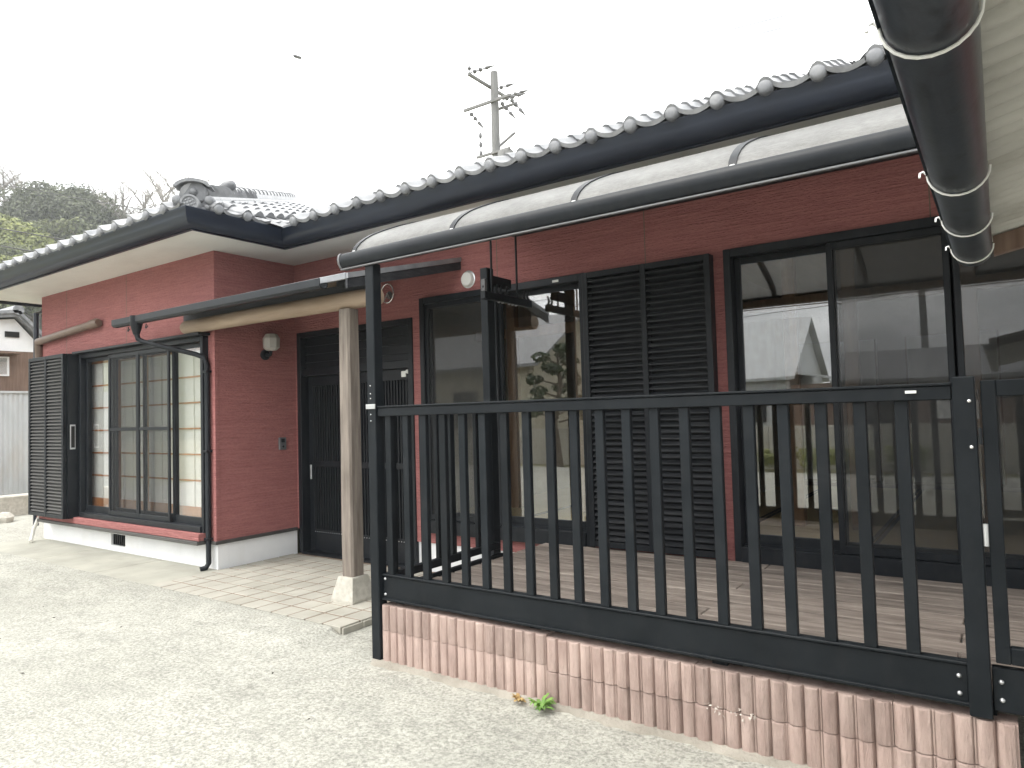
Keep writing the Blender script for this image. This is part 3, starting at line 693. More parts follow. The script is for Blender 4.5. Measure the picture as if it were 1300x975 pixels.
# ---- rooms behind the main facade
MB().box(-4.63, 4.28, FY + .145, 9.9, .44, .500).build('room_floor', 'inwood', house)
for i in range(9):
    for j in range(2):
        x0, y0 = -4.6 + i * .96, 5.16 + j * 1.9
        tm = MB().box(x0 + .002, x0 + .955, y0, y0 + 1.885, .501, .54, .003).build('tatami_mat', 'tatami', house)
        MB().box(x0 + .004, x0 + .034, y0 + .004, y0 + 1.88, .5405, .543).box(x0 + .923, x0 + .953, y0 + .004, y0 + 1.88, .5405, .543).build('edging', 'tatamiedge', tm)
MB().box(-4.63, 4.28, 9.78, 9.88, .50, 2.9).build('room_wall', 'plaster', house)
MB().box(-4.66, -4.56, FY + .145, 9.78, .50, 2.9).build('room_wall', 'plaster', house)
MB().box(-2.32, -2.22, FY + .9, 9.78, .545, 2.9).build('room_wall', 'plaster', house)
MB().box(-4.63, 4.28, FY + .145, 9.9, 2.9, 2.94).build('room_ceiling', 'ceilwood', house)
MB().box(-6.44, -4.67, FY + .145, 7.5, .0, .02).build('hall_floor', 'apron', house)
for x in (-1.36, -.92, -.15, .8, -3.3, -4.1): MB().box(x - .05, x + .05, 5.86, 5.95, .545, 2.9, .004).build('room_post', 'inwood', house)
MB().box(-4.55, 4.2, 5.868, 5.942, 2.28, 2.38, .004).build('lintel', 'inwood', house)
for x0 in (-2.15, -.9, .35, 1.6, -4.5, -3.35):
    fu = MB().box(x0, x0 + .9, 9.68, 9.71, .545, 2.3, .003).build('sliding_panel', 'paper', house)
    MB().box(x0 - .02, x0 + .0, 9.67, 9.715, .545, 2.3).box(x0 + .9, x0 + .92, 9.67, 9.715, .545, 2.3).build('edge_strip', 'inwood', fu)

# ================================================================== PORCH ROOF
porch = thing('porch', 'small lean-to porch roof on one timber post over the entrance', 'porch', (-4.36, 3.92, .03))
PX = -4.36; PY = 3.92
MB().prism([(PX - .085, PY - .085), (PX + .085, PY - .085), (PX + .085, PY + .085), (PX - .085, PY + .085)], 'z', .02, .03)
ft = MB(); vs = []
for z, hw in ((.034, .125), (.06, .125), (.225, .085), (.232, .08)):
    for i, j in ((-1, -1), (1, -1), (1, 1), (-1, 1)): vs.append((PX + i * hw, PY + j * hw, z))
ft.add(vs, [(0, 3, 2, 1), (12, 13, 14, 15)] + [(4 * a + k, 4 * a + (k + 1) % 4, 4 * a + 4 + (k + 1) % 4, 4 * a + 4 + k) for a in range(3) for k in range(4)])
ft.build('foot_stone', 'stone', porch)
ps = MB(); n = 8; vs = []
hw = [.066, .068, .065, .064, .062]; hz = [.2325, .6, 1.2, 1.8, 2.395]; ch = .016
for q, z in zip(hw, hz):
    for x, y in ((-q + ch, -q), (q - ch, -q), (q, -q + ch), (q, q - ch), (q - ch, q), (-q + ch, q), (-q, q - ch), (-q, -q + ch)): vs.append((PX + x, PY + y, z))
ps.add(vs, [tuple(range(8))[::-1], tuple(range(32, 40))] + [(8 * a + k, 8 * a + (k + 1) % 8, 8 * a + 8 + (k + 1) % 8, 8 * a + 8 + k) for a in range(4) for k in range(8)])
ps.build('post', 'greypost', porch, 30)
lg = MB().tube([(-6.80, PY, 2.472), (-6.77, PY, 2.472), (-5.6, PY, 2.476), (-4.4, PY, 2.47), (-4.02, PY, 2.467)], [.06, .07, .072, .074, .074], 16)
lg.build('log_beam', 'logwood', porch, 50)
def pz(y): return 2.535 + (y - 3.64) * .255
ro = MB(); vs = []
sheet = [(-6.84, 3.64), (-4.06, 3.64), (-4.06, FY - .004), (-6.43, FY - .004), (-6.43, WING_Y - .008), (-6.84, WING_Y - .008)]
for dz in (0, .022): vs += [(x, y, pz(y) + .055 + dz) for x, y in sheet]
ro.add(vs, [tuple(range(6))[::-1], tuple(range(6, 12))] + [(k, (k + 1) % 6, 6 + (k + 1) % 6, 6 + k) for k in range(6)])
ro.build('roof_sheet', 'sheetgrey', porch)
for x in [-6.7 + .44 * k for k in range(6)]:
    y1 = FY - .01 if x > -6.43 else WING_Y - .02
    MB().add([(x + i * .022, y, pz(y) + d) for y in (3.70, y1) for i, d in ((-1, .0), (1, .0), (1, .053), (-1, .053))], [(0, 1, 2, 3), (4, 5, 6, 7), (0, 1, 5, 4), (1, 2, 6, 5), (2, 3, 7, 6), (3, 0, 4, 7)]).build('rafter', 'logwood', porch)
# verge flashing on the open side: pale upper lip over a dark board
for nm, dz0, dz1, mt, xo in (('verge_flashing', .04, .082, 'sheetgrey', .012), ('verge_board', -.035, .038, 'blackwood', .004)):
    MB().add([(x, y, pz(y) + d) for y in (3.62, FY - .003) for x, d in ((-4.055, dz0), (-4.055 + .02 + xo, dz0), (-4.055 + .02 + xo, dz1), (-4.055, dz1))], [(0, 1, 2, 3), (4, 5, 6, 7), (0, 1, 5, 4), (1, 2, 6, 5), (2, 3, 7, 6), (3, 0, 4, 7)]).build(nm, mt, porch)
MB().box(-6.84, -4.05, 3.615, 3.638, 2.565, 2.615, .003).build('eave_flashing', 'sheetgrey', porch)
gprof = [(3.63, 2.60), (3.63, 2.535), (3.612, 2.515), (3.565, 2.515), (3.548, 2.535), (3.548, 2.592), (3.556, 2.592), (3.556, 2.538), (3.57, 2.524), (3.608, 2.524), (3.622, 2.538), (3.622, 2.60)]
MB().box(-6.80, -4.06, 3.90, 3.935, 2.535, 2.66, .003).build('gap_shade_board', 'blackwood', porch)  # dark board added to stand in for the shade between gutter and log
pg = MB().prism(gprof, 'x', -7.55, -4.27).build('porch_gutter', 'black', porch)
for x in (-7.3, -6.95): MB().tube([(x, 3.60, 2.50), (x + .02, 3.58, 2.455), (x + .05, 3.57, 2.45), (x + .07, 3.58, 2.475)], .005, 6).build('gutter_hook', 'black', pg)
MB().lathe([(.03, -.13), (.045, -.08), (.06, -.02), (.062, .03), (.062, .06)], (-7.12, 3.588, 2.535), 'z', 14).build('funnel', 'black', pg, 40)
MB().tube([(-7.12, 3.588, 2.42), (-7.11, 3.60, 2.36), (-7.06, 3.63, 2.33), (-6.62, 3.92, 2.19), (-6.54, 3.972, 2.15), (-6.522, 3.985, 2.08), (-6.522, 3.985, .10), (-6.53, 3.96, .06), (-6.55, 3.91, .05)], .026, 12).build('downpipe', 'black', porch, 50)
for z in (.33, 1.2, 2.0): MB().box(-6.553, -6.491, 3.952, 4.018, z, z + .022, .002).build('pipe_bracket', 'black', porch)

# ================================================================== DECK
deck = thing('deck', 'raised timber deck with black slatted railing before the sliding windows', 'deck', (-1.6, 4, .0))
bd = .132
y = 3.150; k = 0
while y < FY - .06:
    segs = [(-3.16, -1.35 + .0), (-1.343, 1.6)] if k % 2 else [(-3.16, -.2), (-.193, 1.6)]
    for a, b_ in segs: MB().box(a, b_, y, y + bd, .385, .420 + random.uniform(-.0025, .0025), .004).build('deck_board', 'deckwood', deck)
    y += bd + .02; k += 1
for x in (-3.1, -2.1, -1.1, -.1, .9): MB().box(x - .035, x + .035, 3.16, 4.9, .27, .384).build('joist', 'railpaint', deck)
for x in (-2.1, -.1, .9):
    for yy in (3.3, 4.8): MB().box(x - .04, x + .04, yy - .04, yy + .04, -.01, .269).build('deck_leg', 'railpaint', deck)
fb = MB().box(-3.185, -.146, 3.105, 3.145, .372, .522, .004).box(-3.185, -.146, 3.095, 3.147, .523, .535, .003).box(-3.185, -.146, 3.092, 3.110, .375, .388, .002)
beam = fb.build('edge_beam', 'railpaint', deck)
for x, z in ((-3.165, .505), (-3.165, .41), (-.175, .48), (-.175, .415)): MB().lathe([(.002, -.008), (.007, -.006), (.009, 0)], (x, 3.105, z), 'y', 10).build('bolt', 'metal', beam, 50)
MB().box(-3.185, -.15, 3.085, 3.135, 1.508, 1.560, .003).box(-3.185, -.15, 3.078, 3.142, 1.561, 1.572, .003).build('handrail', 'railpaint', deck)
bal = MB().box(-.0235, .0235, -.016, .016, .534, 1.509, .003).mesh('baluster', M['railpaint'])
x = -3.120
while x < -.2:
    place('baluster', bal, deck, T(x + random.uniform(-.002, .002), 3.118, 0)); x += .1473
# end post and gate
np_ = MB().box(-.147, -.075, 3.082, 3.154, .345, 1.592, .004).build('newel_post', 'railpaint', deck)
for z in (1.50, 1.33): MB().lathe([(.002, -.007), (.006, -.005), (.008, 0)], (-.095, 3.082, z), 'y', 10).build('screw', 'chrome', np_, 50)
MB().box(-.30, -.262, 3.072, 3.0785, 1.535, 1.546, .001).build('rail_tag', 'plasticwhite', deck)
gt = MB().box(-.058, -.012, 3.09, 3.135, .55, 1.575, .003).box(.80, .85, 3.09, 3.135, .55, 1.575, .003).box(-.012, .80, 3.092, 3.133, 1.515, 1.575, .003).box(-.012, .80, 3.092, 3.133, .55, .61, .003).build('gate', 'railpaint', deck)
for k in range(5): MB().box(.10 + k * .147, .147 + k * .147, 3.097, 3.128, .611, 1.514, .003).build('gate_baluster', 'railpaint', gt)
MB().tube([(-.066, 3.087, .97), (-.066, 3.087, 1.05)], .009, 10).build('hinge', 'metal', gt, 50)
MB().tube([(-.066, 3.088, 1.34), (-.066, 3.088, 1.40)], .006, 8).build('hinge_pin', 'black', gt, 50)
MB().box(-.073, 1.6, 3.105, 3.145, .372, .530, .004).build('gate_sill_beam', 'railpaint', deck)
for x, z in ((-.045, .48), (-.045, .415)): MB().lathe([(.002, -.008), (.007, -.006), (.009, 0)], (x, 3.105, z), 'y', 10).build('bolt', 'metal', deck, 50)
MB().box(.86, .94, 3.082, 3.154, .0, 1.592, .004).build('newel_post', 'railpaint', deck)
# side railing running back to the tall post near the wall
MB().box(-3.245, -3.195, 3.155, 4.36, 1.515, 1.565, .003).build('handrail', 'railpaint', deck)
MB().box(-3.245, -3.195, 3.155, 4.36, .47, .52, .003).build('foot_rail', 'railpaint', deck)
sb = MB().box(-.016, .016, -.0235, .0235, .521, 1.514, .003).mesh('baluster', M['railpaint'])
for k in range(8): place('baluster', sb, deck, T(-3.22, 3.24 + k * .147, 0))
MB().box(-3.205, -3.165, 3.155, 4.36, .372, .44, .003).build('edge_beam', 'railpaint', deck)
MB().box(-3.335, -3.265, 4.37, 4.46, .0, 2.66, .004).build('tall_post', 'railpaint', deck)
MB().box(-3.325, -3.275, 4.465, 4.72, 2.53, 2.61, .004).build('tie_bar', 'railpaint', deck)

# ================================================================== CANOPY
can = thing('terrace_canopy', 'arched translucent canopy with black gutter and post over the deck', 'canopy', (-3.22, 3.1, 0))
CX0, CX1 = -3.43, 2.35
cp = [(3.105, 2.56), (3.118, 2.60), (3.15, 2.638), (3.20, 2.678), (3.265, 2.718), (3.34, 2.755), (3.42, 2.79), (3.52, 2.832), (3.65, 2.88), (3.85, 2.943), (4.1, 3.0), (4.5, 3.065), (4.96, 3.115)]
ribs = [-3.395, -2.57, -1.752, -.934, -.116, .70, 1.52, 2.32]
for i in range(len(ribs) - 1):
    a, b_ = ribs[i] + .006, ribs[i + 1] - .006; vs = []
    for x in (a, b_): vs += [(x, y, z) for y, z in cp] + [(x, y + .002, z - .004) for y, z in cp]
    n = len(cp); fs = [(k, k + 1, 2 * n + k + 1, 2 * n + k) for k in range(n - 1)] + [(n + k + 1, n + k, 3 * n + k, 3 * n + k + 1) for k in range(n - 1)]
    for k in range(n - 1): fs += [(k, n + k, n + k + 1, k + 1), (2 * n + k, 2 * n + k + 1, 3 * n + k + 1, 3 * n + k)]
    MB().add(vs, fs).build('roof_panel', 'poly', can, 60)
for x in ribs:
    up = MB(); vs = []
    for xx in (x - .018, x + .018): vs += [(xx, y - .004, z + .006) for y, z in cp] + [(xx, y + .03, z - .045) for y, z in cp]
    n = len(cp); fs = [(k, k + 1, 2 * n + k + 1, 2 * n + k) for k in range(n - 1)] + [(n + k + 1, n + k, 3 * n + k, 3 * n + k + 1) for k in range(n - 1)]
    for k in range(n - 1): fs += [(k, n + k, n + k + 1, k + 1), (2 * n + k, 2 * n + k + 1, 3 * n + k + 1, 3 * n + k)]
    fs += [(0, 2 * n, 3 * n, n), (n - 1, 2 * n - 1, 4 * n - 1, 3 * n - 1)]
    rb = MB().add(vs, fs).build('arched_rib', 'black', can, 50)
    MB().box(x - .012, x + .012, 3.1025, 3.109, 2.572, 2.588, .002).build('rib_screw', 'plasticwhite', rb)
cg = [(3.10, 2.572), (3.07, 2.572), (3.058, 2.56), (3.052, 2.535), (3.056, 2.505), (3.072, 2.483), (3.10, 2.474), (3.135, 2.478), (3.15, 2.49), (3.15, 2.572), (3.14, 2.572)]
cgut = MB().prism(cg, 'x', CX0 - .05, CX1).build('canopy_gutter', 'black', can, 35)
for x in (CX0 - .055,): MB().prism([(y_ + (y_ - 3.1) * .08, z_ + (z_ - 2.525) * .08) for y_, z_ in cg], 'x', x - .006, x + .012).build('gutter_end_cap', 'plasticgrey', cgut, 35)
MB().box(CX0 - .04, CX1, 3.056, 3.075, 2.462, 2.4705, .001).build('gutter_lip', 'plasticgrey', cgut)
MB().box(CX0, CX1, 4.93, 4.995, 3.045, 3.105, .004).build('wall_plate', 'black', can)
post = MB().box(-3.262, -3.190, 3.072, 3.146, .0, 2.474, .005).build('post', 'railpaint', can)
pc = MB().box(-3.266, -3.186, 3.064, 3.0715, 1.555, 1.585, .001).build('post_strap', 'metal', post)
for z in (1.70, 1.65, 1.62, 1.52, 1.48): MB().lathe([(.001, -.006), (.004, -.005), (.005, 0)], (-3.226, 3.072, z), 'y', 8).build('screw', 'chrome', post, 50)
MB().box(2.2, 2.28, 3.072, 3.146, .0, 2.474, .005).build('post', 'railpaint', can)
# laundry pole hanger on rods below the canopy
hg = thing('laundry_hanger', 'black laundry pole bracket with hooks hanging on rods under the canopy', 'pole hanger', (-3.22, 4.4, 2.4))
xh = -3.235
for yy in (4.39, 4.74):
    MB().tube([(xh, yy, 2.455), (xh, yy, 2.99)], .009, 8).build('rod', 'black', hg, 50)
MB().box(xh - .022, xh + .022, 4.27, 4.93, 2.395, 2.455, .004).build('bar', 'black', hg)
for yy in (4.30, 4.47, 4.53, 4.60, 4.86, 4.91):
    MB().tube([(xh + .0, yy, 2.45), (xh, yy - .02, 2.49), (xh, yy, 2.53), (xh, yy + .012, 2.525)], [.012, .011, .008, .004], 8).build('hook', 'black', hg, 50)
for yy in (4.48, 4.53, 4.62, 4.67, 4.72): MB().lathe([(.002, -.01), (.01, -.006), (.012, 0)], (xh, yy, 2.394), 'z', 8).build('nut', 'metal', hg, 50)
MB().box(xh - .02, xh + .02, 4.275, 4.30, 2.456, 2.55, .004).build('stop_plate', 'plasticgrey', hg)

# ================================================================== BLOCK EDGING
be = thing('block_edging', 'two low courses of pink fluted concrete blocks under the deck front', 'block edging', (-1.6, 3.15, 0))
def block_mesh(h, wd, seed, n=6):
    rnd = random.Random(seed); prof = [(0, .105), (0, .012)]
    pw = (wd - .004) / n
    for i in range(n):
        x0 = .002 + i * pw; r = pw * .42; cxx = x0 + pw / 2
        for k in range(11):
            a = math.pi * (1 - k / 10); prof.append((cxx + r * math.cos(a) * 1.02, .012 - r * .62 * math.sin(a) + (.0011 if k % 2 else -.0006) + rnd.uniform(-.0009, .0009)))
        if i < n - 1:
            prof += [(x0 + pw - .0045, .020), (x0 + pw - .0035, .008), (x0 + pw + .0035, .008), (x0 + pw + .0045, .020)] if i % 2 else [(x0 + pw, .022)]
    prof += [(wd - .001, .012), (wd - .001, .105)]
    mb = MB(); vs = []; m_ = len(prof)
    for z, ins in ((0, .0), (h * .03, -.000), (h * .97, -.000), (h, .004)):
        for x, y in prof: vs.append((x, y + (ins if y < .1 else 0) + rnd.uniform(-.0006, .0006), z))
    fs = [tuple(range(m_)), tuple(range(3 * m_, 4 * m_))[::-1]]
    for a in range(3):
        for k in range(m_): fs.append((a * m_ + k, a * m_ + (k + 1) % m_, (a + 1) * m_ + (k + 1) % m_, (a + 1) * m_ + k))
    return mb.add(vs, fs).mesh('block', M['block'], 35)
lo = [block_mesh(.168, .399, s_) for s_ in range(3)]; hi = [block_mesh(.166, .397, s_ + 5) for s_ in range(3)]
loL, hiL = block_mesh(.205, .399, 11), block_mesh(.150, .399, 12)
for k in range(8):
    x = -3.19 + k * .3985
    dy_, rz = random.uniform(-.004, .006), random.uniform(-.006, .006)
    if k < 3:
        place('block', loL, be, T(x, 3.085, -.01)); place('block', hiL, be, T(x + .0, 3.085, .197))
    else:
        place('block', lo[k % 3], be, T(x, 3.085 + dy_, -.002) @ Matrix.Rotation(rz, 4, 'Z'))
        place('block', hi[(k + 1) % 3], be, T(x + .002, 3.087 - dy_ * .6, .170) @ Matrix.Rotation(-rz, 4, 'Z'))
rb = MB(); rnd = random.Random(3)
for k in range(26):
    c_ = Vector((-1.05 + rnd.uniform(-.11, .13), 3.072 + rnd.uniform(-.004, .004), .165 + rnd.uniform(-.02, .025))); r_ = rnd.uniform(.004, .011)
    a = [c_ + Vector((rnd.uniform(-1, 1), rnd.uniform(-.7, .3), rnd.uniform(-1, 1))) * r_ for _ in range(5)]
    rb.add(a, [(0, 1, 2), (0, 2, 3), (0, 3, 1), (1, 3, 4), (1, 4, 2), (2, 4, 3)])
rb.build('broken_patch', 'blockbreak', be)
so2 = MB(); vs = []; n = 60
for k in range(n + 1):
    x = -3.25 + 3.5 * k / n; wv = .012 + .014 * math.sin(k * .7) + .012 * math.sin(k * 2.3)
    vs += [(x, 3.2, .012), (x, 3.07 - wv * .3, .014), (x, 3.05 - wv, -.014)]
fs = []
for k in range(n):
    for j in range(2): fs.append((3 * k + j, 3 * k + j + 1, 3 * k + 4 + j, 3 * k + 3 + j))
tag(so2.add(vs, fs).build('soil_strip', 'soil', smooth=60), kind='structure')

# ================================================================== SMALL FITTINGS ON THE WALLS
lm = thing('wall_lamp', 'frosted octagonal porch lamp with black base on the red side wall', 'wall lamp', (-6.44, 4.62, 2.2))
MB().lathe([(.055, .0), (.055, .018), (.045, .026)], (WING_X1 + .001, 4.60, 2.205), 'x', 18).build('base', 'black', lm, 40)
MB().tube([(WING_X1 + .02, 4.60, 2.205), (WING_X1 + .09, 4.61, 2.20), (WING_X1 + .10, 4.61, 2.24)], .016, 8).build('arm', 'black', lm, 50)
m, nt, b = newmat('frosted_glass'); b.inputs['Base Color'].default_value = (.62, .60, .56, 1); b.inputs['Roughness'].default_value = .3; b.inputs['Transmission Weight'].default_value = .35; M['frost'] = m
MB().lathe([(.05, 2.245), (.085, 2.275), (.088, 2.375), (.06, 2.42), (.03, 2.425)], (WING_X1 + .105, 4.61, 0), 'z', 8).build('shade', 'frost', lm)
ic = thing('intercom', 'grey doorbell intercom on the red side wall beside the door', 'intercom', (-6.44, 4.8, 1.24))
MB().box(WING_X1 + .001, WING_X1 + .028, 4.755, 4.845, 1.18, 1.315, .006).build('body', 'plasticgrey', ic)
MB().box(WING_X1 + .0285, WING_X1 + .032, 4.775, 4.82, 1.26, 1.30, .001).build('speaker_grille', 'black', ic)
MB().lathe([(.012, 0), (.012, .004), (.009, .006)], (WING_X1 + .028, 4.80, 1.215), 'x', 12).build('button', 'black', ic, 40)
vl = thing('vent_disc', 'round cream vent cover on the red wall above the window', 'vent cover', (-3.95, FY, 2.745))
MB().lathe([(.03, -.038), (.058, -.034), (.068, -.022), (.07, -.001)], (-3.95, FY, 2.745), 'y', 28).build('cover', 'plasticwhite', vl, 40)
MB().lathe([(.078, -.006), (.082, -.003), (.082, -.0005)], (-3.95, FY, 2.745), 'y', 28).build('rim', 'metal', vl, 40)
rg = thing('vent_ring', 'round metal ring vent with dark centre above the front door', 'vent', (-4.96, FY, 2.74))
ring = [(-4.96 + .085 * math.cos(a), FY - .03, 2.735 + .095 * math.sin(a)) for a in [2 * math.pi * k / 28 for k in range(29)]]
MB().tube(ring, .008, 8).build('ring', 'chrome', rg, 50)
MB().lathe([(.004, -.03), (.02, -.028), (.035, -.01), (.04, -.001)], (-4.96, FY, 2.72), 'y', 16).build('hub', 'plasticgrey', rg, 50)
MB().tube([(-4.96, FY - .03, 2.74), (-5.01, FY - .03, 2.665)], .006, 6).build('spoke', 'chrome', rg, 50)
MB().tube([(-4.96, FY - .03, 2.74), (-4.915, FY - .03, 2.66)], .006, 6).build('spoke', 'chrome', rg, 50)
dc = thing('pipe_cover', 'brown air conditioner pipe cover sloping across the red wall', 'pipe cover', (-9.6, 4.0, 2.65))
pa, pb = Vector((-8.75, 3.965, 2.725)), Vector((-10.42, 3.965, 2.63))
MB().tube([pa + (pb - pa) * .06, pb, pb + Vector((-.04, .02, -.05)), pb + Vector((-.05, .03, -.35))], .047, 14).build('duct', 'ductbrown', dc, 50)
MB().tube([pa, pa + (pb - pa) * .02, pa + (pb - pa) * .11], [.04, .056, .056], 14).build('end_cap', 'ductbrown', dc, 50)
dh = thing('drain_hose', 'cream drain hose hanging from the wall corner to the ground', 'hose', (-10.2, 3.9, 0))
MB().tube([(-10.20, 3.93, .40), (-10.26, 3.90, .30), (-10.30, 3.87, .18), (-10.26, 3.83, .08), (-10.16, 3.78, .052)], .022, 10).build('hose', 'hose', dh, 50)

# ================================================================== WEEDS AND LITTER
def weed(x, y, n, ln, mat, label, seed, cat='weed'):
    rnd = random.Random(seed); mb = MB()
    for k in range(n):
        a = rnd.uniform(0, 2 * math.pi); l = ln * rnd.uniform(.5, 1); h = l * rnd.uniform(.25, .8); wd = .008 * rnd.uniform(.7, 1.4)
        d = Vector((math.cos(a), math.sin(a), 0)); sd_ = Vector((-d.y, d.x, 0)); base = Vector((x, y, 0)) + d * .006
        pts = [base, base + d * l * .35 + Vector((0, 0, h * .8)), base + d * l * .75 + Vector((0, 0, h)), base + d * l + Vector((0, 0, h * .75))]
        vs = []
        for p_, ww_ in zip(pts, (.5, 1.1, .9, .08)): vs += [p_ - sd_ * wd * ww_, p_ + sd_ * wd * ww_ + Vector((0, 0, .002))]
        mb.add(vs, [(0, 1, 3, 2), (2, 3, 5, 4), (4, 5, 7, 6)])
    return tag(mb.build('weed', mat), label, cat)
weed(-1.98, 3.005, 34, .085, 'grassleaf', 'small green weed growing at the foot of the pink blocks', 1)
weed(-2.13, 3.035, 14, .05, 'dryleaf', 'small yellowed weed beside the green one at the blocks', 2)
litter = [(-6.15, 2.45), (-4.9, 1.55), (-4.95, 1.8), (-5.9, 2.0), (-2.62, 1.62), (-1.52, 1.05), (-3.7, 1.2), (-5.4, 2.6), (-6.6, 2.55), (-2.9, 2.3), (-7.4, 2.9), (-3.6, 2.6)]
for k, (x, y) in enumerate(litter):
    a = random.uniform(0, 6); s_ = random.uniform(.008, .02); d = Vector((math.cos(a), math.sin(a), 0)) * s_; e_ = Vector((-d.y, d.x, 0)) * .45
    c_ = Vector((x, y, .006))
    vs = [c_ - d, c_ + e_ + Vector((0, 0, .006)), c_ + d + Vector((0, 0, .003)), c_ - e_ + Vector((0, 0, .004)), c_ + Vector((0, 0, -.001))]
    tag(MB().add(vs, [(0, 1, 4), (1, 2, 4), (2, 3, 4), (3, 0, 4)]).build('dead_leaf', 'deadleaf'), 'tiny dark dead leaf lying on the concrete yard', 'leaf', 'dead leaves on the yard')

# ================================================================== OUTBUILDING EAVE ON THE RIGHT
cpt = thing('carport', 'lean-to carport with cream corrugated roof and black round gutter', 'carport', (1.5, 0, 0))
GX, GZ, GR = -.050, 1.985, .052
arc = [math.pi + math.pi * k / 12 for k in range(13)]
prof = [(GX + GR * math.cos(a), GZ + GR * .95 * math.sin(a)) for a in arc] + [(GX + .046, GZ + .03), (GX + .044, GZ)] + [(GX + (GR - .004) * math.cos(a), GZ + (GR - .004) * .95 * math.sin(a)) for a in arc[::-1]] + [(GX - .057, GZ + .004), (GX - .057, GZ - .004)]
gutc = MB().prism(prof, 'y', -3.2, 2.70).build('gutter', 'rubber', cpt, 40)
MB().prism([(GX + GR * math.cos(a), GZ + GR * .95 * math.sin(a)) for a in arc], 'y', 2.701, 2.706).build('gutter_end_cap', 'rubber', gutc)
for yy in (2.60, 2.17, 1.72, 1.0, .2, -.6, -1.4, -2.2):
    pts = [(GX - .069, yy - .008, GZ - .006), (GX - .068, yy - .005, GZ + .004), (GX - .062, yy - .002, GZ + .007)] + [(GX + (GR + .004) * math.cos(a), yy - .0 + .012 * (k / 12), GZ + (GR + .004) * .95 * math.sin(a)) for k, a in enumerate(arc)]
    MB().tube(pts, .0024, 7).build('wire_bracket', 'plasticwhite', gutc, 50)
# corrugated sheet rising to the right: ribs run up the slope
cs_ = MB(); y = -3.2; vs = []; SL = .22; x0, x1 = GX - .01, 3.4
ys = []
while y < 2.82: ys.append(y); y += .01
for yy in ys:
    ph = (yy / .064) % 1; dz = -.028 * abs(math.sin(math.pi * ph))
    vs += [(x0, yy, GZ + .05 + dz), (x1, yy, GZ + .05 + (x1 - x0) * SL + dz)]
cs_.add(vs, [(2 * k, 2 * k + 1, 2 * k + 3, 2 * k + 2) for k in range(len(ys) - 1)])
cs_.build('corrugated_sheet', 'carsheet', cpt, 80)
MB().add([(x, yy, z) for yy in (2.70, 2.745) for x, z in ((GX + .055, GZ - .02), (3.3, GZ - .02 + 3.2 * SL), (3.3, GZ + .04 + 3.2 * SL), (GX + .055, GZ + .04))], [(0, 1, 2, 3), (4, 5, 6, 7), (0, 1, 5, 4), (1, 2, 6, 5), (2, 3, 7, 6), (3, 0, 4, 7)]).build('barge_rafter', 'shedwood', cpt)
for yy in (-3.1, -1.2, .7): MB().add([(x, yy_, z) for yy_ in (yy, yy + .045) for x, z in ((.5, GZ - .0 + .45 * SL), (3.3, GZ - .02 + 3.25 * SL), (3.3, GZ + .035 + 3.25 * SL), (.5, GZ + .035 + .45 * SL))], [(0, 1, 2, 3), (4, 5, 6, 7), (0, 1, 5, 4), (1, 2, 6, 5), (2, 3, 7, 6), (3, 0, 4, 7)]).build('rafter', 'logwood', cpt)
MB().box(3.2, 3.3, -3.2, 2.69, 2.5, 2.62).build('purlin', 'logwood', cpt)
for yy in (-3.0, -.2, 2.6): MB().box(3.21, 3.29, yy - .04, yy + .04, -.02, 2.499).build('post', 'greypost', cpt)
for yy in (-3.0, -.1, ): MB().box(1.5, 1.58, yy - .04, yy + .04, -.02, GZ + .02 + 1.6 * SL).build('post', 'greypost', cpt)

# ================================================================== TREES
def leafball(mb, c, r, n, size, rnd, squash=.8):
    for _ in range(n):
        d = Vector((rnd.gauss(0, 1), rnd.gauss(0, 1), rnd.gauss(0, 1))).normalized()
        p = c + Vector((d.x, d.y, d.z * squash)) * r * rnd.uniform(.72, 1.08)
        nn = (d + Vector((rnd.uniform(-.8, .8), rnd.uniform(-.8, .8), rnd.uniform(-.3, 1)))).normalized()
        u = nn.orthogonal().normalized(); v_ = nn.cross(u); a = rnd.uniform(0, 6.28); u, v_ = u * math.cos(a) + v_ * math.sin(a), v_ * math.cos(a) - u * math.sin(a)
        s_ = size * rnd.uniform(.6, 1.3)
        mb.add([p - u * s_, p - v_ * s_ * .55, p + u * s_, p + v_ * s_ * .55], [(0, 1, 2, 3)])
def crown_mesh(seed, r, h, lobes, per, size, mat):
    rnd = random.Random(seed); mb = MB()
    for k in range(lobes):
        a = rnd.uniform(0, 6.28); q = math.sqrt(rnd.random()) * .78; zz = rnd.uniform(0, 1)
        c_ = Vector((math.cos(a) * r * q * (1 - .35 * zz), math.sin(a) * r * q * (1 - .35 * zz), h * (.38 + .52 * zz * (1 - .45 * q))))
        leafball(mb, c_, r * rnd.uniform(.26, .42), per, size, rnd)
    return mb
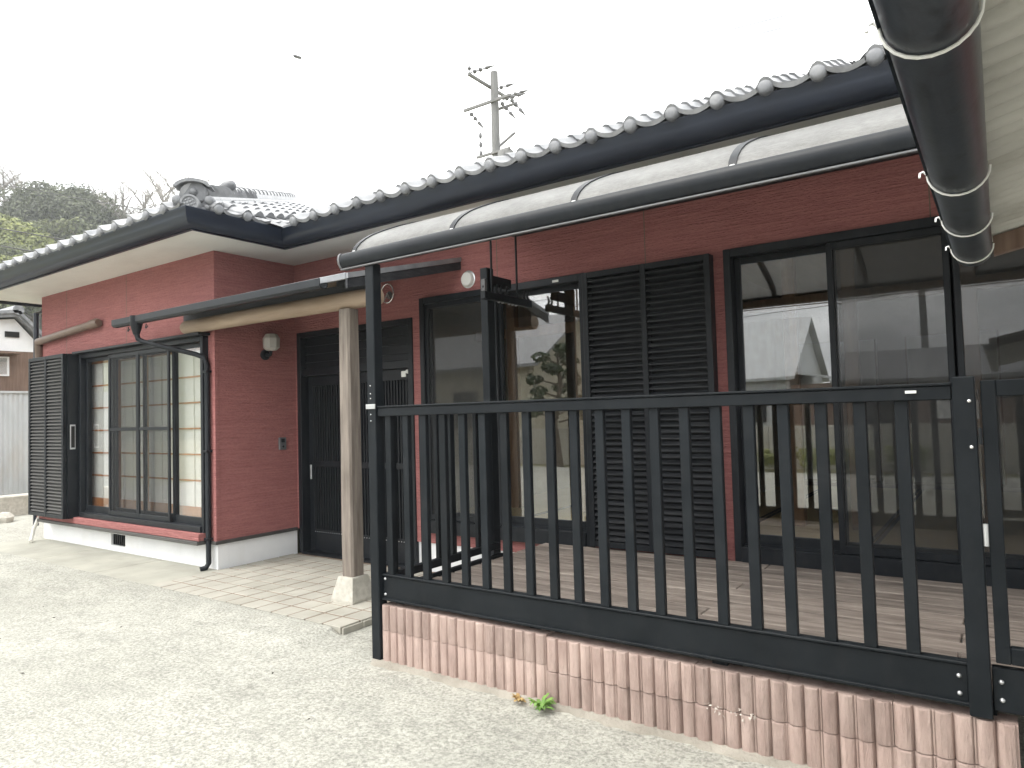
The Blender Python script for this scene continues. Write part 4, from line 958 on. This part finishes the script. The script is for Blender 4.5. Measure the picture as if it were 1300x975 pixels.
def branch_mesh(seed, h, r0, n, spread, mb=None, twigs=0):
    rnd = random.Random(seed); mb = mb or MB()
    top = Vector((rnd.uniform(-.3, .3), rnd.uniform(-.3, .3), h * .72))
    mb.tube([(0, 0, -.3), (top.x * .3, top.y * .3, h * .35), top], [r0, r0 * .75, r0 * .35], 7)
    for k in range(n):
        a = rnd.uniform(0, 6.28); t = rnd.uniform(.35, .98); b0 = Vector((top.x * t, top.y * t, h * .72 * t))
        d = Vector((math.cos(a), math.sin(a), rnd.uniform(.5, 1.1))) * spread * rnd.uniform(.5, 1)
        b1 = b0 + d * .5 + Vector((0, 0, .1 * spread)); b2 = b0 + d
        mb.tube([b0, b1, b2], [r0 * .35, r0 * .22, r0 * .08], 5)
        for _ in range(twigs):
            s0 = b0 + (b2 - b0) * rnd.uniform(.3, 1); dd = Vector((rnd.uniform(-1, 1), rnd.uniform(-1, 1), rnd.uniform(.1, 1.2))) * spread * .38
            mb.tube([s0, s0 + dd * .6 + Vector((0, 0, .1)), s0 + dd], [r0 * .10, r0 * .07, r0 * .03], 3, False)
    return mb
kinds = {}
for nm, mat, r, h, lobes, per, size in (('dark', 'leaf_dark', 4.6, 9.0, 30, 420, .17), ('mid', 'leaf_mid', 3.8, 7.5, 26, 380, .16), ('lime', 'leaf_lime', 3.0, 6.5, 24, 340, .15)):
    kinds[nm] = [(crown_mesh(s_ * 7 + len(nm), r, h, lobes, per, size, mat).mesh('crown', M[mat]), branch_mesh(s_, h, .28, 7, r * .6).mesh('trunk', M['bark'], 60)) for s_ in (1, 2)]
kinds['bare'] = [(None, branch_mesh(s_ + 20, 10, .24, 15, 3.6, twigs=14).mesh('branches', M['twig'])) for s_ in (1, 2)]
def hill_z(x, y):
    d = math.hypot(x, y); t = max(0, min(1, (d - 55) / 75)); az = math.degrees(math.atan2(-x, y))
    pts = [(-180, .1), (20, .25), (45, .42), (57, 1.0), (66, 1), (78, 1), (95, .8), (130, .3), (180, .1)]
    for (a0, g0), (a1, g1) in zip(pts, pts[1:]):
        if a0 <= az <= a1: g_ = g0 + (g1 - g0) * (az - a0) / (a1 - a0)
    return 29 * t * t * (3 - 2 * t) * g_ - 1.0
hb = MB(); vs = []; n = 90
for i in range(n + 1):
    for j in range(n + 1):
        x = -260 + 230 * i / n; y = -70 + 260 * j / n; vs.append((x, y, hill_z(x, y)))
hb.add(vs, [(i * (n + 1) + j, (i + 1) * (n + 1) + j, (i + 1) * (n + 1) + j + 1, i * (n + 1) + j + 1) for i in range(n) for j in range(n)])
tag(hb.build('hill', 'hill', smooth=60), kind='structure')
LAB = {'dark': 'dark green rounded evergreen tree on the wooded hill', 'mid': 'olive green leafy tree on the wooded hill', 'lime': 'yellow-green feathery bamboo clump on the hillside', 'bare': 'bare grey leafless tree on the hill'}
NAME = {'dark': 'evergreen_tree', 'mid': 'broadleaf_tree', 'lime': 'bamboo_clump', 'bare': 'bare_tree'}
def tree(kind, x, y, z, s_, rot, label=None, group=None):
    cm, tm = kinds[kind][random.randrange(2)]
    t = thing(NAME[kind], label or LAB[kind], 'tree' if kind != 'lime' else 'bamboo', (0, 0, 0), group or ('%s on the hill' % {'dark': 'evergreen trees', 'mid': 'leafy trees', 'lime': 'bamboo clumps', 'bare': 'bare trees'}[kind]))
    t.matrix_basis = T(x, y, z) @ Matrix.Rotation(rot, 4, 'Z') @ Matrix.Diagonal((s_, s_, s_, 1))
    for nm, me in (('crown', cm), ('trunk', tm)):
        if me is None: continue
        o = bpy.data.objects.new(nm, me); col.objects.link(o); o.parent = t
    return t
# seen tree tops: (pixel x, pixel y of crown centre, distance, kind, scale)
seen = [(86, 262, 112, 'dark', 1.15), (62, 258, 116, 'dark', 1.0), (112, 268, 108, 'dark', 1.0), (42, 262, 118, 'dark', .95), (130, 288, 104, 'dark', .8), (98, 290, 103, 'mid', 1.0),
        (68, 285, 104, 'mid', .95), (30, 283, 102, 'lime', 1.1), (12, 285, 103, 'lime', 1.1), (48, 292, 99, 'lime', 1.0), (85, 310, 95, 'mid', .9), (22, 312, 92, 'lime', 1.0), (56, 312, 93, 'lime', .9),
        (5, 305, 96, 'mid', .9), (112, 306, 97, 'dark', .8), (4, 330, 88, 'lime', 1.0), (40, 330, 87, 'mid', .9), (150, 300, 100, 'mid', .8), (-30, 290, 100, 'lime', 1.1), (-25, 265, 118, 'mid', 1.1), (-60, 280, 105, 'dark', 1), (-40, 315, 92, 'mid', 1)]
for k, (px, py, D, kd, s_) in enumerate(seen):
    d = ray(px, py); p = O + d * D
    hh = {'dark': 6.2, 'mid': 5.2, 'lime': 4.5}[kd] * s_
    bz = hill_z(p.x, p.y); s2 = max(s_ * .8, min(s_ * 1.35, s_ * (p.z - bz) / hh)); tree(kd, p.x, p.y, bz, s2, random.uniform(0, 6))
for px, py, D, s_ in ((8, 238, 124, .95), (-14, 240, 126, 1.0), (160, 268, 108, .8), (185, 262, 110, .9), (205, 252, 112, 1.0), (228, 250, 113, 1.05), (148, 270, 112, .7), (24, 242, 125, .75), (130, 262, 120, .8)):
    d = ray(px, py); p = O + d * D; bz = hill_z(p.x, p.y); tree('bare', p.x, p.y, bz, max(.5, min(1.6, (p.z - bz) / 7.0)), random.uniform(0, 6))
# ================================================================== UTILITY POLE
UX, UY = -12.94, 18.0
up = thing('utility_pole', 'tall concrete utility pole with two crossarms and strings of insulators', 'utility pole', (UX, UY, 0))
MB().tube([(UX, UY, -.3), (UX, UY, 12.58)], [.19, .125], 16).build('pole', 'pole', up, 50)
a1 = MB().box(UX - .2, UX - .12, 16.85, 18.95, 12.08, 12.17, .005).build('crossarm', 'pole', up)
a2 = MB().box(UX - 1.15, UX + .75, UY - .20, UY - .13, 11.52, 11.61, .005).build('crossarm', 'pole', up)
MB().box(UX - .25, UX + .75, UY + .13, UY + .2, 11.38, 11.45, .005).build('crossarm', 'pole', up)
def insulator(p, d, n=2, r=.075, length=.62, tail=True):
    p = Vector(p); d = Vector(d).normalized(); mb = MB()
    pts, rs = [p], [.018]
    for k in range(n):
        s_ = .1 + k * .2
        for o_, rr in ((0, .02), (.03, r), (.1, r * .75), (.13, .02)): pts.append(p + d * (s_ + o_)); rs.append(rr)
    if tail:
        for o_, rr in ((.52, .02), (.56, .06), (.85, .012)): pts.append(p + d * o_); rs.append(rr)
    mb.tube(pts, rs, 8); return mb.build('insulator', 'insul', up, 50)
XD = Vector((1, .15, .03)); DD = Vector((.35, -.62, -.42))
for q in ((UX - .16, 16.95, 12.2), (UX - .16, 18.05, 12.05), (UX - .16, 18.85, 12.13), (UX + .1, 18.3, 11.75)): insulator(q, XD, 2)
insulator((UX - .16, 16.9, 12.17), (0, 0, 1), 1, .07, tail=False)
for q in ((UX - .95, UY - .17, 11.5), (UX + .3, UY - .17, 11.5), (UX + .68, UY - .17, 11.5)): insulator(q, (.55, .2, -.75), 2)
for k in range(7):
    MB().tube([(UX - .14, UY - .14, 9.6 + k * .26), (UX - .32, UY - .14, 9.6 + k * .26)], .012, 6).build('step_bolt', 'insul', up)
for k in range(3): MB().lathe([(.03, 0), (.06, .06), (.05, .16), (.02, .2)], (UX - .62, UY, 9.95 + k * .3), 'z', 8).build('cutout', 'insul', up, 50)
MB().box(UX - .66, UX + .66, UY - .2, UY - .13, 9.84, 9.91).build('crossarm', 'pole', up)
MB().lathe([(.16, 0), (.26, .03), (.27, .6), (.22, .68), (.05, .7)], (UX + .42, UY - .05, 9.2), 'z', 16).build('transformer', 'pole', up, 40)
MB().beam((UX + .1, UY, 10.1), (UX + .75, UY, 10.4), .06, .06).build('arm', 'insul', up)
def proj(p):
    q = Vector(p) - O; c_ = AX * q.x + AY * q.y + AZ * q.z
    return 650 + F * c_.x / c_.z, 487.5 + F * c_.y / c_.z
def wire(pts, r, label, sag=.0, spacer=None, cat='cable'):
    a, b_ = Vector(pts[0]), Vector(pts[1]); n = 16
    P_ = [a + (b_ - a) * (k / n) - Vector((0, 0, sag * 4 * (k / n) * (1 - k / n))) for k in range(n + 1)]
    t = MB().tube(P_, r, 5).build('cable', 'wire'); tag(t, label, cat)
    if spacer:
        c_ = a + (b_ - a) * spacer; d = (b_ - a).normalized()
        MB().tube([c_ - d * .12, c_ - d * .08, c_ + d * .08, c_ + d * .12], [.012, .04, .04, .012], 8).build('cable_joint', 'insul', t, 50)
p2 = at_y(627, 147, UY); p2.y = UY
d1 = ray(345, 62); d0 = ray(-250, -116)
far = O + d0 * 17
tt = min([k / 400 for k in range(200, 400)], key=lambda t: abs(proj(far + (p2 - far) * t)[0] - 378))
wire((far, p2), .004, 'thin overhead cable with a joint crossing the sky to the utility pole', 0, tt)
for (a_, b_, lb) in (((0, 290), (85, 305), 'upper black cable passing in front of the wooded hill'), ((0, 312), (45, 320), 'lower black cable passing in front of the wooded hill')):
    sl = (b_[1] - a_[1]) / (b_[0] - a_[0]); e0 = O + ray(-320, a_[1] - 320 * sl) * 34; e1 = at_y(622, a_[1] + 622 * sl, UY + .1)
    wire((e0, e1), .02, lb)
wire((O + ray(-300, 180) * 60, at_y(620, 345, UY)), .016, 'thin cable crossing before the dark evergreen crowns')
for zz, yy, rr in ((12.22, 16.98, .006), (12.06, 18.05, .006), (12.15, 18.85, .006)): wire(((UX - .1, yy, zz), (UX + 60, yy + 9, zz + 1.5)), rr, 'hair-thin power line leaving the %s of the pole' % {16.98: 'near end of the top crossarm', 18.05: 'middle of the top crossarm', 18.85: 'far end of the top crossarm'}[yy], .6)
# second pole far outside the frame that carries the cables
# ================================================================== NEIGHBOUR ON THE LEFT
nb = thing('neighbour_house', 'neighbouring house with white gable, tiled roof and brown boarded wall', 'house', (-17.5, 4.2, 0))
NX = -16.0
def nY(px, py): return at_x(px, py, NX)
ap_ = nY(18, 403); er = nY(49, 432)
half = er.y - ap_.y; hl = 3.2; sl_ = (ap_.z - er.z) / half
y0 = ap_.y - hl
MB().prism([(er.y - .08, 3.02), (er.y - .08, er.z + .0), (ap_.y, ap_.z - .03), (y0, ap_.z - .03 - sl_ * hl * .15), (y0, 3.02)], 'x', NX - 6, NX).build('gable_wall', 'paint_white', nb)
MB().prism([(er.y - .09, -.06), (er.y - .09, 3.02), (y0, 3.02), (y0, -.06)], 'x', NX - 6, NX - .01).build('wall', 'shedwood', nb)
for sgn, ln in ((1, half + .12), (-1, hl)):
    sl2 = sl_ if sgn > 0 else sl_ * .15
    q = [(ap_.y, ap_.z), (ap_.y + sgn * ln, ap_.z - sl2 * ln), (ap_.y + sgn * ln, ap_.z - sl2 * ln + .09), (ap_.y, ap_.z + .09)]
    rfn = MB().prism(q, 'x', NX - 6.2, NX + .18).build('roof', 'tile', nb)
    for k in range(5): MB().beam((NX + .16 - k * .3, ap_.y, ap_.z + .1), (NX + .16 - k * .3, ap_.y + sgn * ln, ap_.z - sl2 * ln + .1), .12, .06).build('roof_tile', 'tile', rfn)
MB().tube([(NX - 6.2, ap_.y, ap_.z + .13), (NX + .22, ap_.y, ap_.z + .13)], .1, 10).build('ridge', 'tile', nb, 50)
gv = nY(15, 425); MB().box(NX, NX + .03, gv.y - .12, gv.y + .12, gv.z - .05, gv.z + .06).build('gable_vent', 'darkhole', nb)
wv = nY(2, 465); wn_ = MB().box(NX - .008, NX + .03, wv.y - .3, wv.y + .12, wv.z - .19, wv.z + .19).build('window', 'paint_white', nb); MB().box(NX + .031, NX + .034, wv.y - .26, wv.y + .08, wv.z - .16, wv.z + .16).build('pane', 'glass', wn_)
MB().box(NX, NX + .35, wv.y - .5, wv.y + .25, wv.z + .235, wv.z + .265).build('window_hood', 'shedwood', nb)
tf = thing('tin_fence', 'pale corrugated metal fence before the brown boarded house', 'fence', (-15.4, 4.5, 0))
TX = -15.4; t0 = at_x(38, 500, TX); tz = at_x(0, 499, TX).z
for k in range(6):
    mb = MB(); vs = []; ya = t0.y - .82 * (k + 1); m_ = 40
    for i in range(m_ + 1):
        yy = ya + .815 * i / m_; xx = TX + .012 * math.sin(2 * math.pi * i / m_ * 10); vs += [(xx, yy, -.06), (xx, yy, tz)]
    mb.add(vs, [(2 * i, 2 * i + 1, 2 * i + 3, 2 * i + 2) for i in range(m_)]).build('corrugated_panel', 'tin', tf, 80)
MB().box(TX - .05, TX + .03, t0.y - 5, t0.y + .02, tz, tz + .04).build('fence_cap', 'tin', tf)
MB().box(TX - .08, TX - .02, t0.y - .06, t0.y, -.06, tz).build('post', 'greypost', tf)
# low garden wall of rough stones and a concrete kerb
lw = thing('garden_wall', 'low rough concrete garden wall by the tin fence', 'wall', (-13.6, 4.6, 0))
MB().box(-14.2, -13.9, 1.5, 5.25, -.06, .34, .02).build('wall_body', 'stone', lw)
rnd = random.Random(5)
for k in range(7):
    x, y = -13.3 + rnd.uniform(-.4, .4), 4.3 + rnd.uniform(-.9, .6); r_ = rnd.uniform(.08, .2)
    mb = MB(); vs = []; n = 7
    for zz, q in ((-.02, .9), (r_ * .45, 1), (r_ * .8, .6)):
        for i in range(n): a = 2 * math.pi * i / n; vs.append((x + math.cos(a) * r_ * q * rnd.uniform(.8, 1.15), y + math.sin(a) * r_ * q * rnd.uniform(.8, 1.15), zz * rnd.uniform(.9, 1.1)))
    mb.add(vs, [tuple(range(n))[::-1], tuple(range(2 * n, 3 * n))] + [(a * n + i, a * n + (i + 1) % n, (a + 1) * n + (i + 1) % n, (a + 1) * n + i) for a in (0, 1) for i in range(n)])
    tag(mb.build('garden_stone', 'stone', smooth=30), 'rough grey garden stone near the low wall', 'stone', 'stones by the low wall')

# ================================================================== ACROSS THE YARD (seen mirrored in the windows)
def simple_house(name, label, x0, x1, y0, y1, eave, ridge, wall, roofm, axis='x', ov=.5):
    t = thing(name, label, 'house', ((x0 + x1) / 2, (y0 + y1) / 2, 0))
    MB().box(x0, x1, y0, y1, -.06, eave).build('wall', wall, t)
    if axis == 'x':
        ym = (y0 + y1) / 2; s_ = (ridge - eave) / (y1 - ym)
        MB().prism([(y0, eave + .001), (y1, eave + .001), (ym, ridge)], 'x', x0 + .002, x1 - .002).build('gable', wall, t)
        for sg, e_ in ((-1, y0), (1, y1)):
            MB().prism([(ym, ridge + .02), (e_ + sg * ov, eave + .02 - s_ * ov), (e_ + sg * ov, eave + .14 - s_ * ov), (ym, ridge + .14)], 'x', x0 - ov, x1 + ov).build('roof', roofm, t)
    else:
        xm = (x0 + x1) / 2; s_ = (ridge - eave) / (x1 - xm)
        MB().prism([(x0, eave + .001), (x1, eave + .001), (xm, ridge)], 'y', y0 + .002, y1 - .002).build('gable', wall, t)
        for sg, e_ in ((-1, x0), (1, x1)):
            MB().prism([(xm, ridge + .02), (e_ + sg * ov, eave + .02 - s_ * ov), (e_ + sg * ov, eave + .14 - s_ * ov), (xm, ridge + .14)], 'y', y0 - ov, y1 + ov).build('roof', roofm, t)
    return t
hA = simple_house('tiled_house', 'dark tiled house across the yard, mirrored in the window by the door', -21, -14.2, -18, -11.6, 3.5, 5.5, 'plaster', 'tilecap', 'x')
for x in (-19.5, -17.4, -15.6): MB().box(x - .6, x + .6, -11.6, -11.55, 1.0, 2.4).build('window', 'black', hA)
hB = simple_house('white_barn', 'white metal-clad barn across the yard, mirrored in the wide window', -9.6, -6.6, -24, -18, 2.7, 5.1, 'tin', 'tin', 'x', .25)
MB().box(-6.6, -4.9, -22, -18.2, -.06, 2.3).build('lean_to', 'shedwood', hB)
MB().prism([(-6.58, 2.75), (-4.7, 2.35), (-4.7, 2.43), (-6.58, 2.83)], 'y', -22.2, -18.0).build('lean_to_roof', 'tin', hB)
hC = simple_house('brown_shed', 'low brown shed across the yard, mirrored in the wide window', -4.0, .6, -18, -13.5, 2.2, 3.1, 'shedwood', 'tilecap', 'x', .3)
hD = simple_house('grey_house', 'tall pale house across the yard, mirrored in the window by the door', -24, -17, -34, -26, 4.2, 6.3, 'paint_white', 'tilecap', 'y')
bw = thing('boundary_wall', 'low concrete block boundary wall across the yard', 'wall', (-4, -8, 0))
for k in range(30): MB().box(-16 + k * .8, -16 + k * .8 + .79, -8.12, -8.0, -.06, 1.0 + (.003 if k % 2 else 0), .004).build('block', 'stone', bw)
# garden pine, garden shrubs
rnd = random.Random(9); pn = MB(); tb = MB()
tb.tube([(-10.5, -7.2, -.1), (-10.7, -7.3, 1.2), (-10.4, -7.2, 2.3), (-10.5, -7.25, 3.1)], [.13, .1, .07, .03], 8)
for k in range(17):
    a = k * 2.4; z = 1.3 + 1.95 * k / 16; l = .95 * (1 - .55 * (k / 16)) * rnd.uniform(.7, 1.1); e_ = Vector((-10.5 + math.cos(a) * l, -7.25 + math.sin(a) * l, z + .1))
    tb.tube([(-10.5, -7.25, z - .1), e_], [.035, .012], 5); leafball(pn, e_, .26, 90, .085, rnd, .55)
pt = thing('pine_tree', 'clipped garden pine across the yard, mirrored in the window by the door', 'tree', (-10.5, -7.25, 0))
pn.build('crown', 'leaf_pine', pt); tb.build('trunk', 'bark', pt, 50)
for k, (x, y, s_) in enumerate(((-3.4, -6.9, .5), (-2.7, -7.1, .45), (-4.4, -7.2, .4), (-1.6, -7.0, .5))):
    mb = MB(); rnd = random.Random(k + 30)
    for _ in range(6): leafball(mb, Vector((x + rnd.uniform(-s_, s_) * .7, y + rnd.uniform(-.3, .3), s_ * rnd.uniform(.4, .9))), s_ * .5, 90, .06, rnd)
    sh = thing('shrub', 'leafy green shrub before the boundary wall across the yard', 'shrub', (x, y, 0), 'shrubs along the boundary wall')
    mb.build('foliage', 'leaf_lime', sh); MB().tube([(x, y, -.1), (x, y, s_)], [.03, .012], 5).build('stem', 'bark', sh)

p3 = thing('utility_pole', 'slender grey utility pole across the yard, mirrored in the wide window', 'utility pole', (-2.1, -19, 0))
MB().tube([(-2.1, -19, -.1), (-2.1, -19, 8.2)], [.14, .09], 12).build('pole', 'pole', p3, 50)
for z_ in (7.2, 7.8): MB().box(-3.0, -1.2, -19.06, -18.98, z_, z_ + .08).build('crossarm', 'pole', p3)
for k, (dx, z_) in enumerate(((-.8, 7.32), (.8, 7.32), (-.8, 7.92), (.8, 5.6))):
    wire(((-45, -20 + dx, z_ - .6), (-2.1 + dx, -19, z_)), .014, 'black cable strung to the pole across the yard, %s wire' % ('lower outer', 'lower inner', 'upper', 'lowest')[k], .5)
for k in range(16): MB().box(-9.5 + k * .18, -9.47 + k * .18, -17.995, -17.975, .05, 2.6).build('wall_rib', 'tin', hB)
MB().box(-8.6, -7.5, -17.97, -17.93, .9, 1.9).build('window', 'black', hB)
MB().box(-3.4, -2.2, -13.5, -13.44, .0, 1.9).build('door', 'black', hC)
MB().box(-1.6, -.4, -13.5, -13.44, 1.0, 1.8).build('window', 'paint_white', hC)
for x in (-22.5, -20.5, -18.5): MB().box(x - .5, x + .5, -26.0, -25.94, 2.6, 3.8).build('window', 'black', hD)
# ================================================================== HAZE
hz_m = bpy.data.materials.new('pale_haze'); hz_m.use_nodes = True; nt = hz_m.node_tree; nt.nodes.remove(nt.nodes['Principled BSDF'])
pv = nt.nodes.new('ShaderNodeVolumePrincipled'); pv.inputs['Color'].default_value = (.93, .95, .97, 1); pv.inputs['Density'].default_value = .0011; pv.inputs['Anisotropy'].default_value = .2
nt.links.new(pv.outputs[0], nt.nodes['Material Output'].inputs['Volume'])
tag(MB().box(-605, 605, -605, 605, -1.3, 48).build('haze', hz_m), kind='stuff')
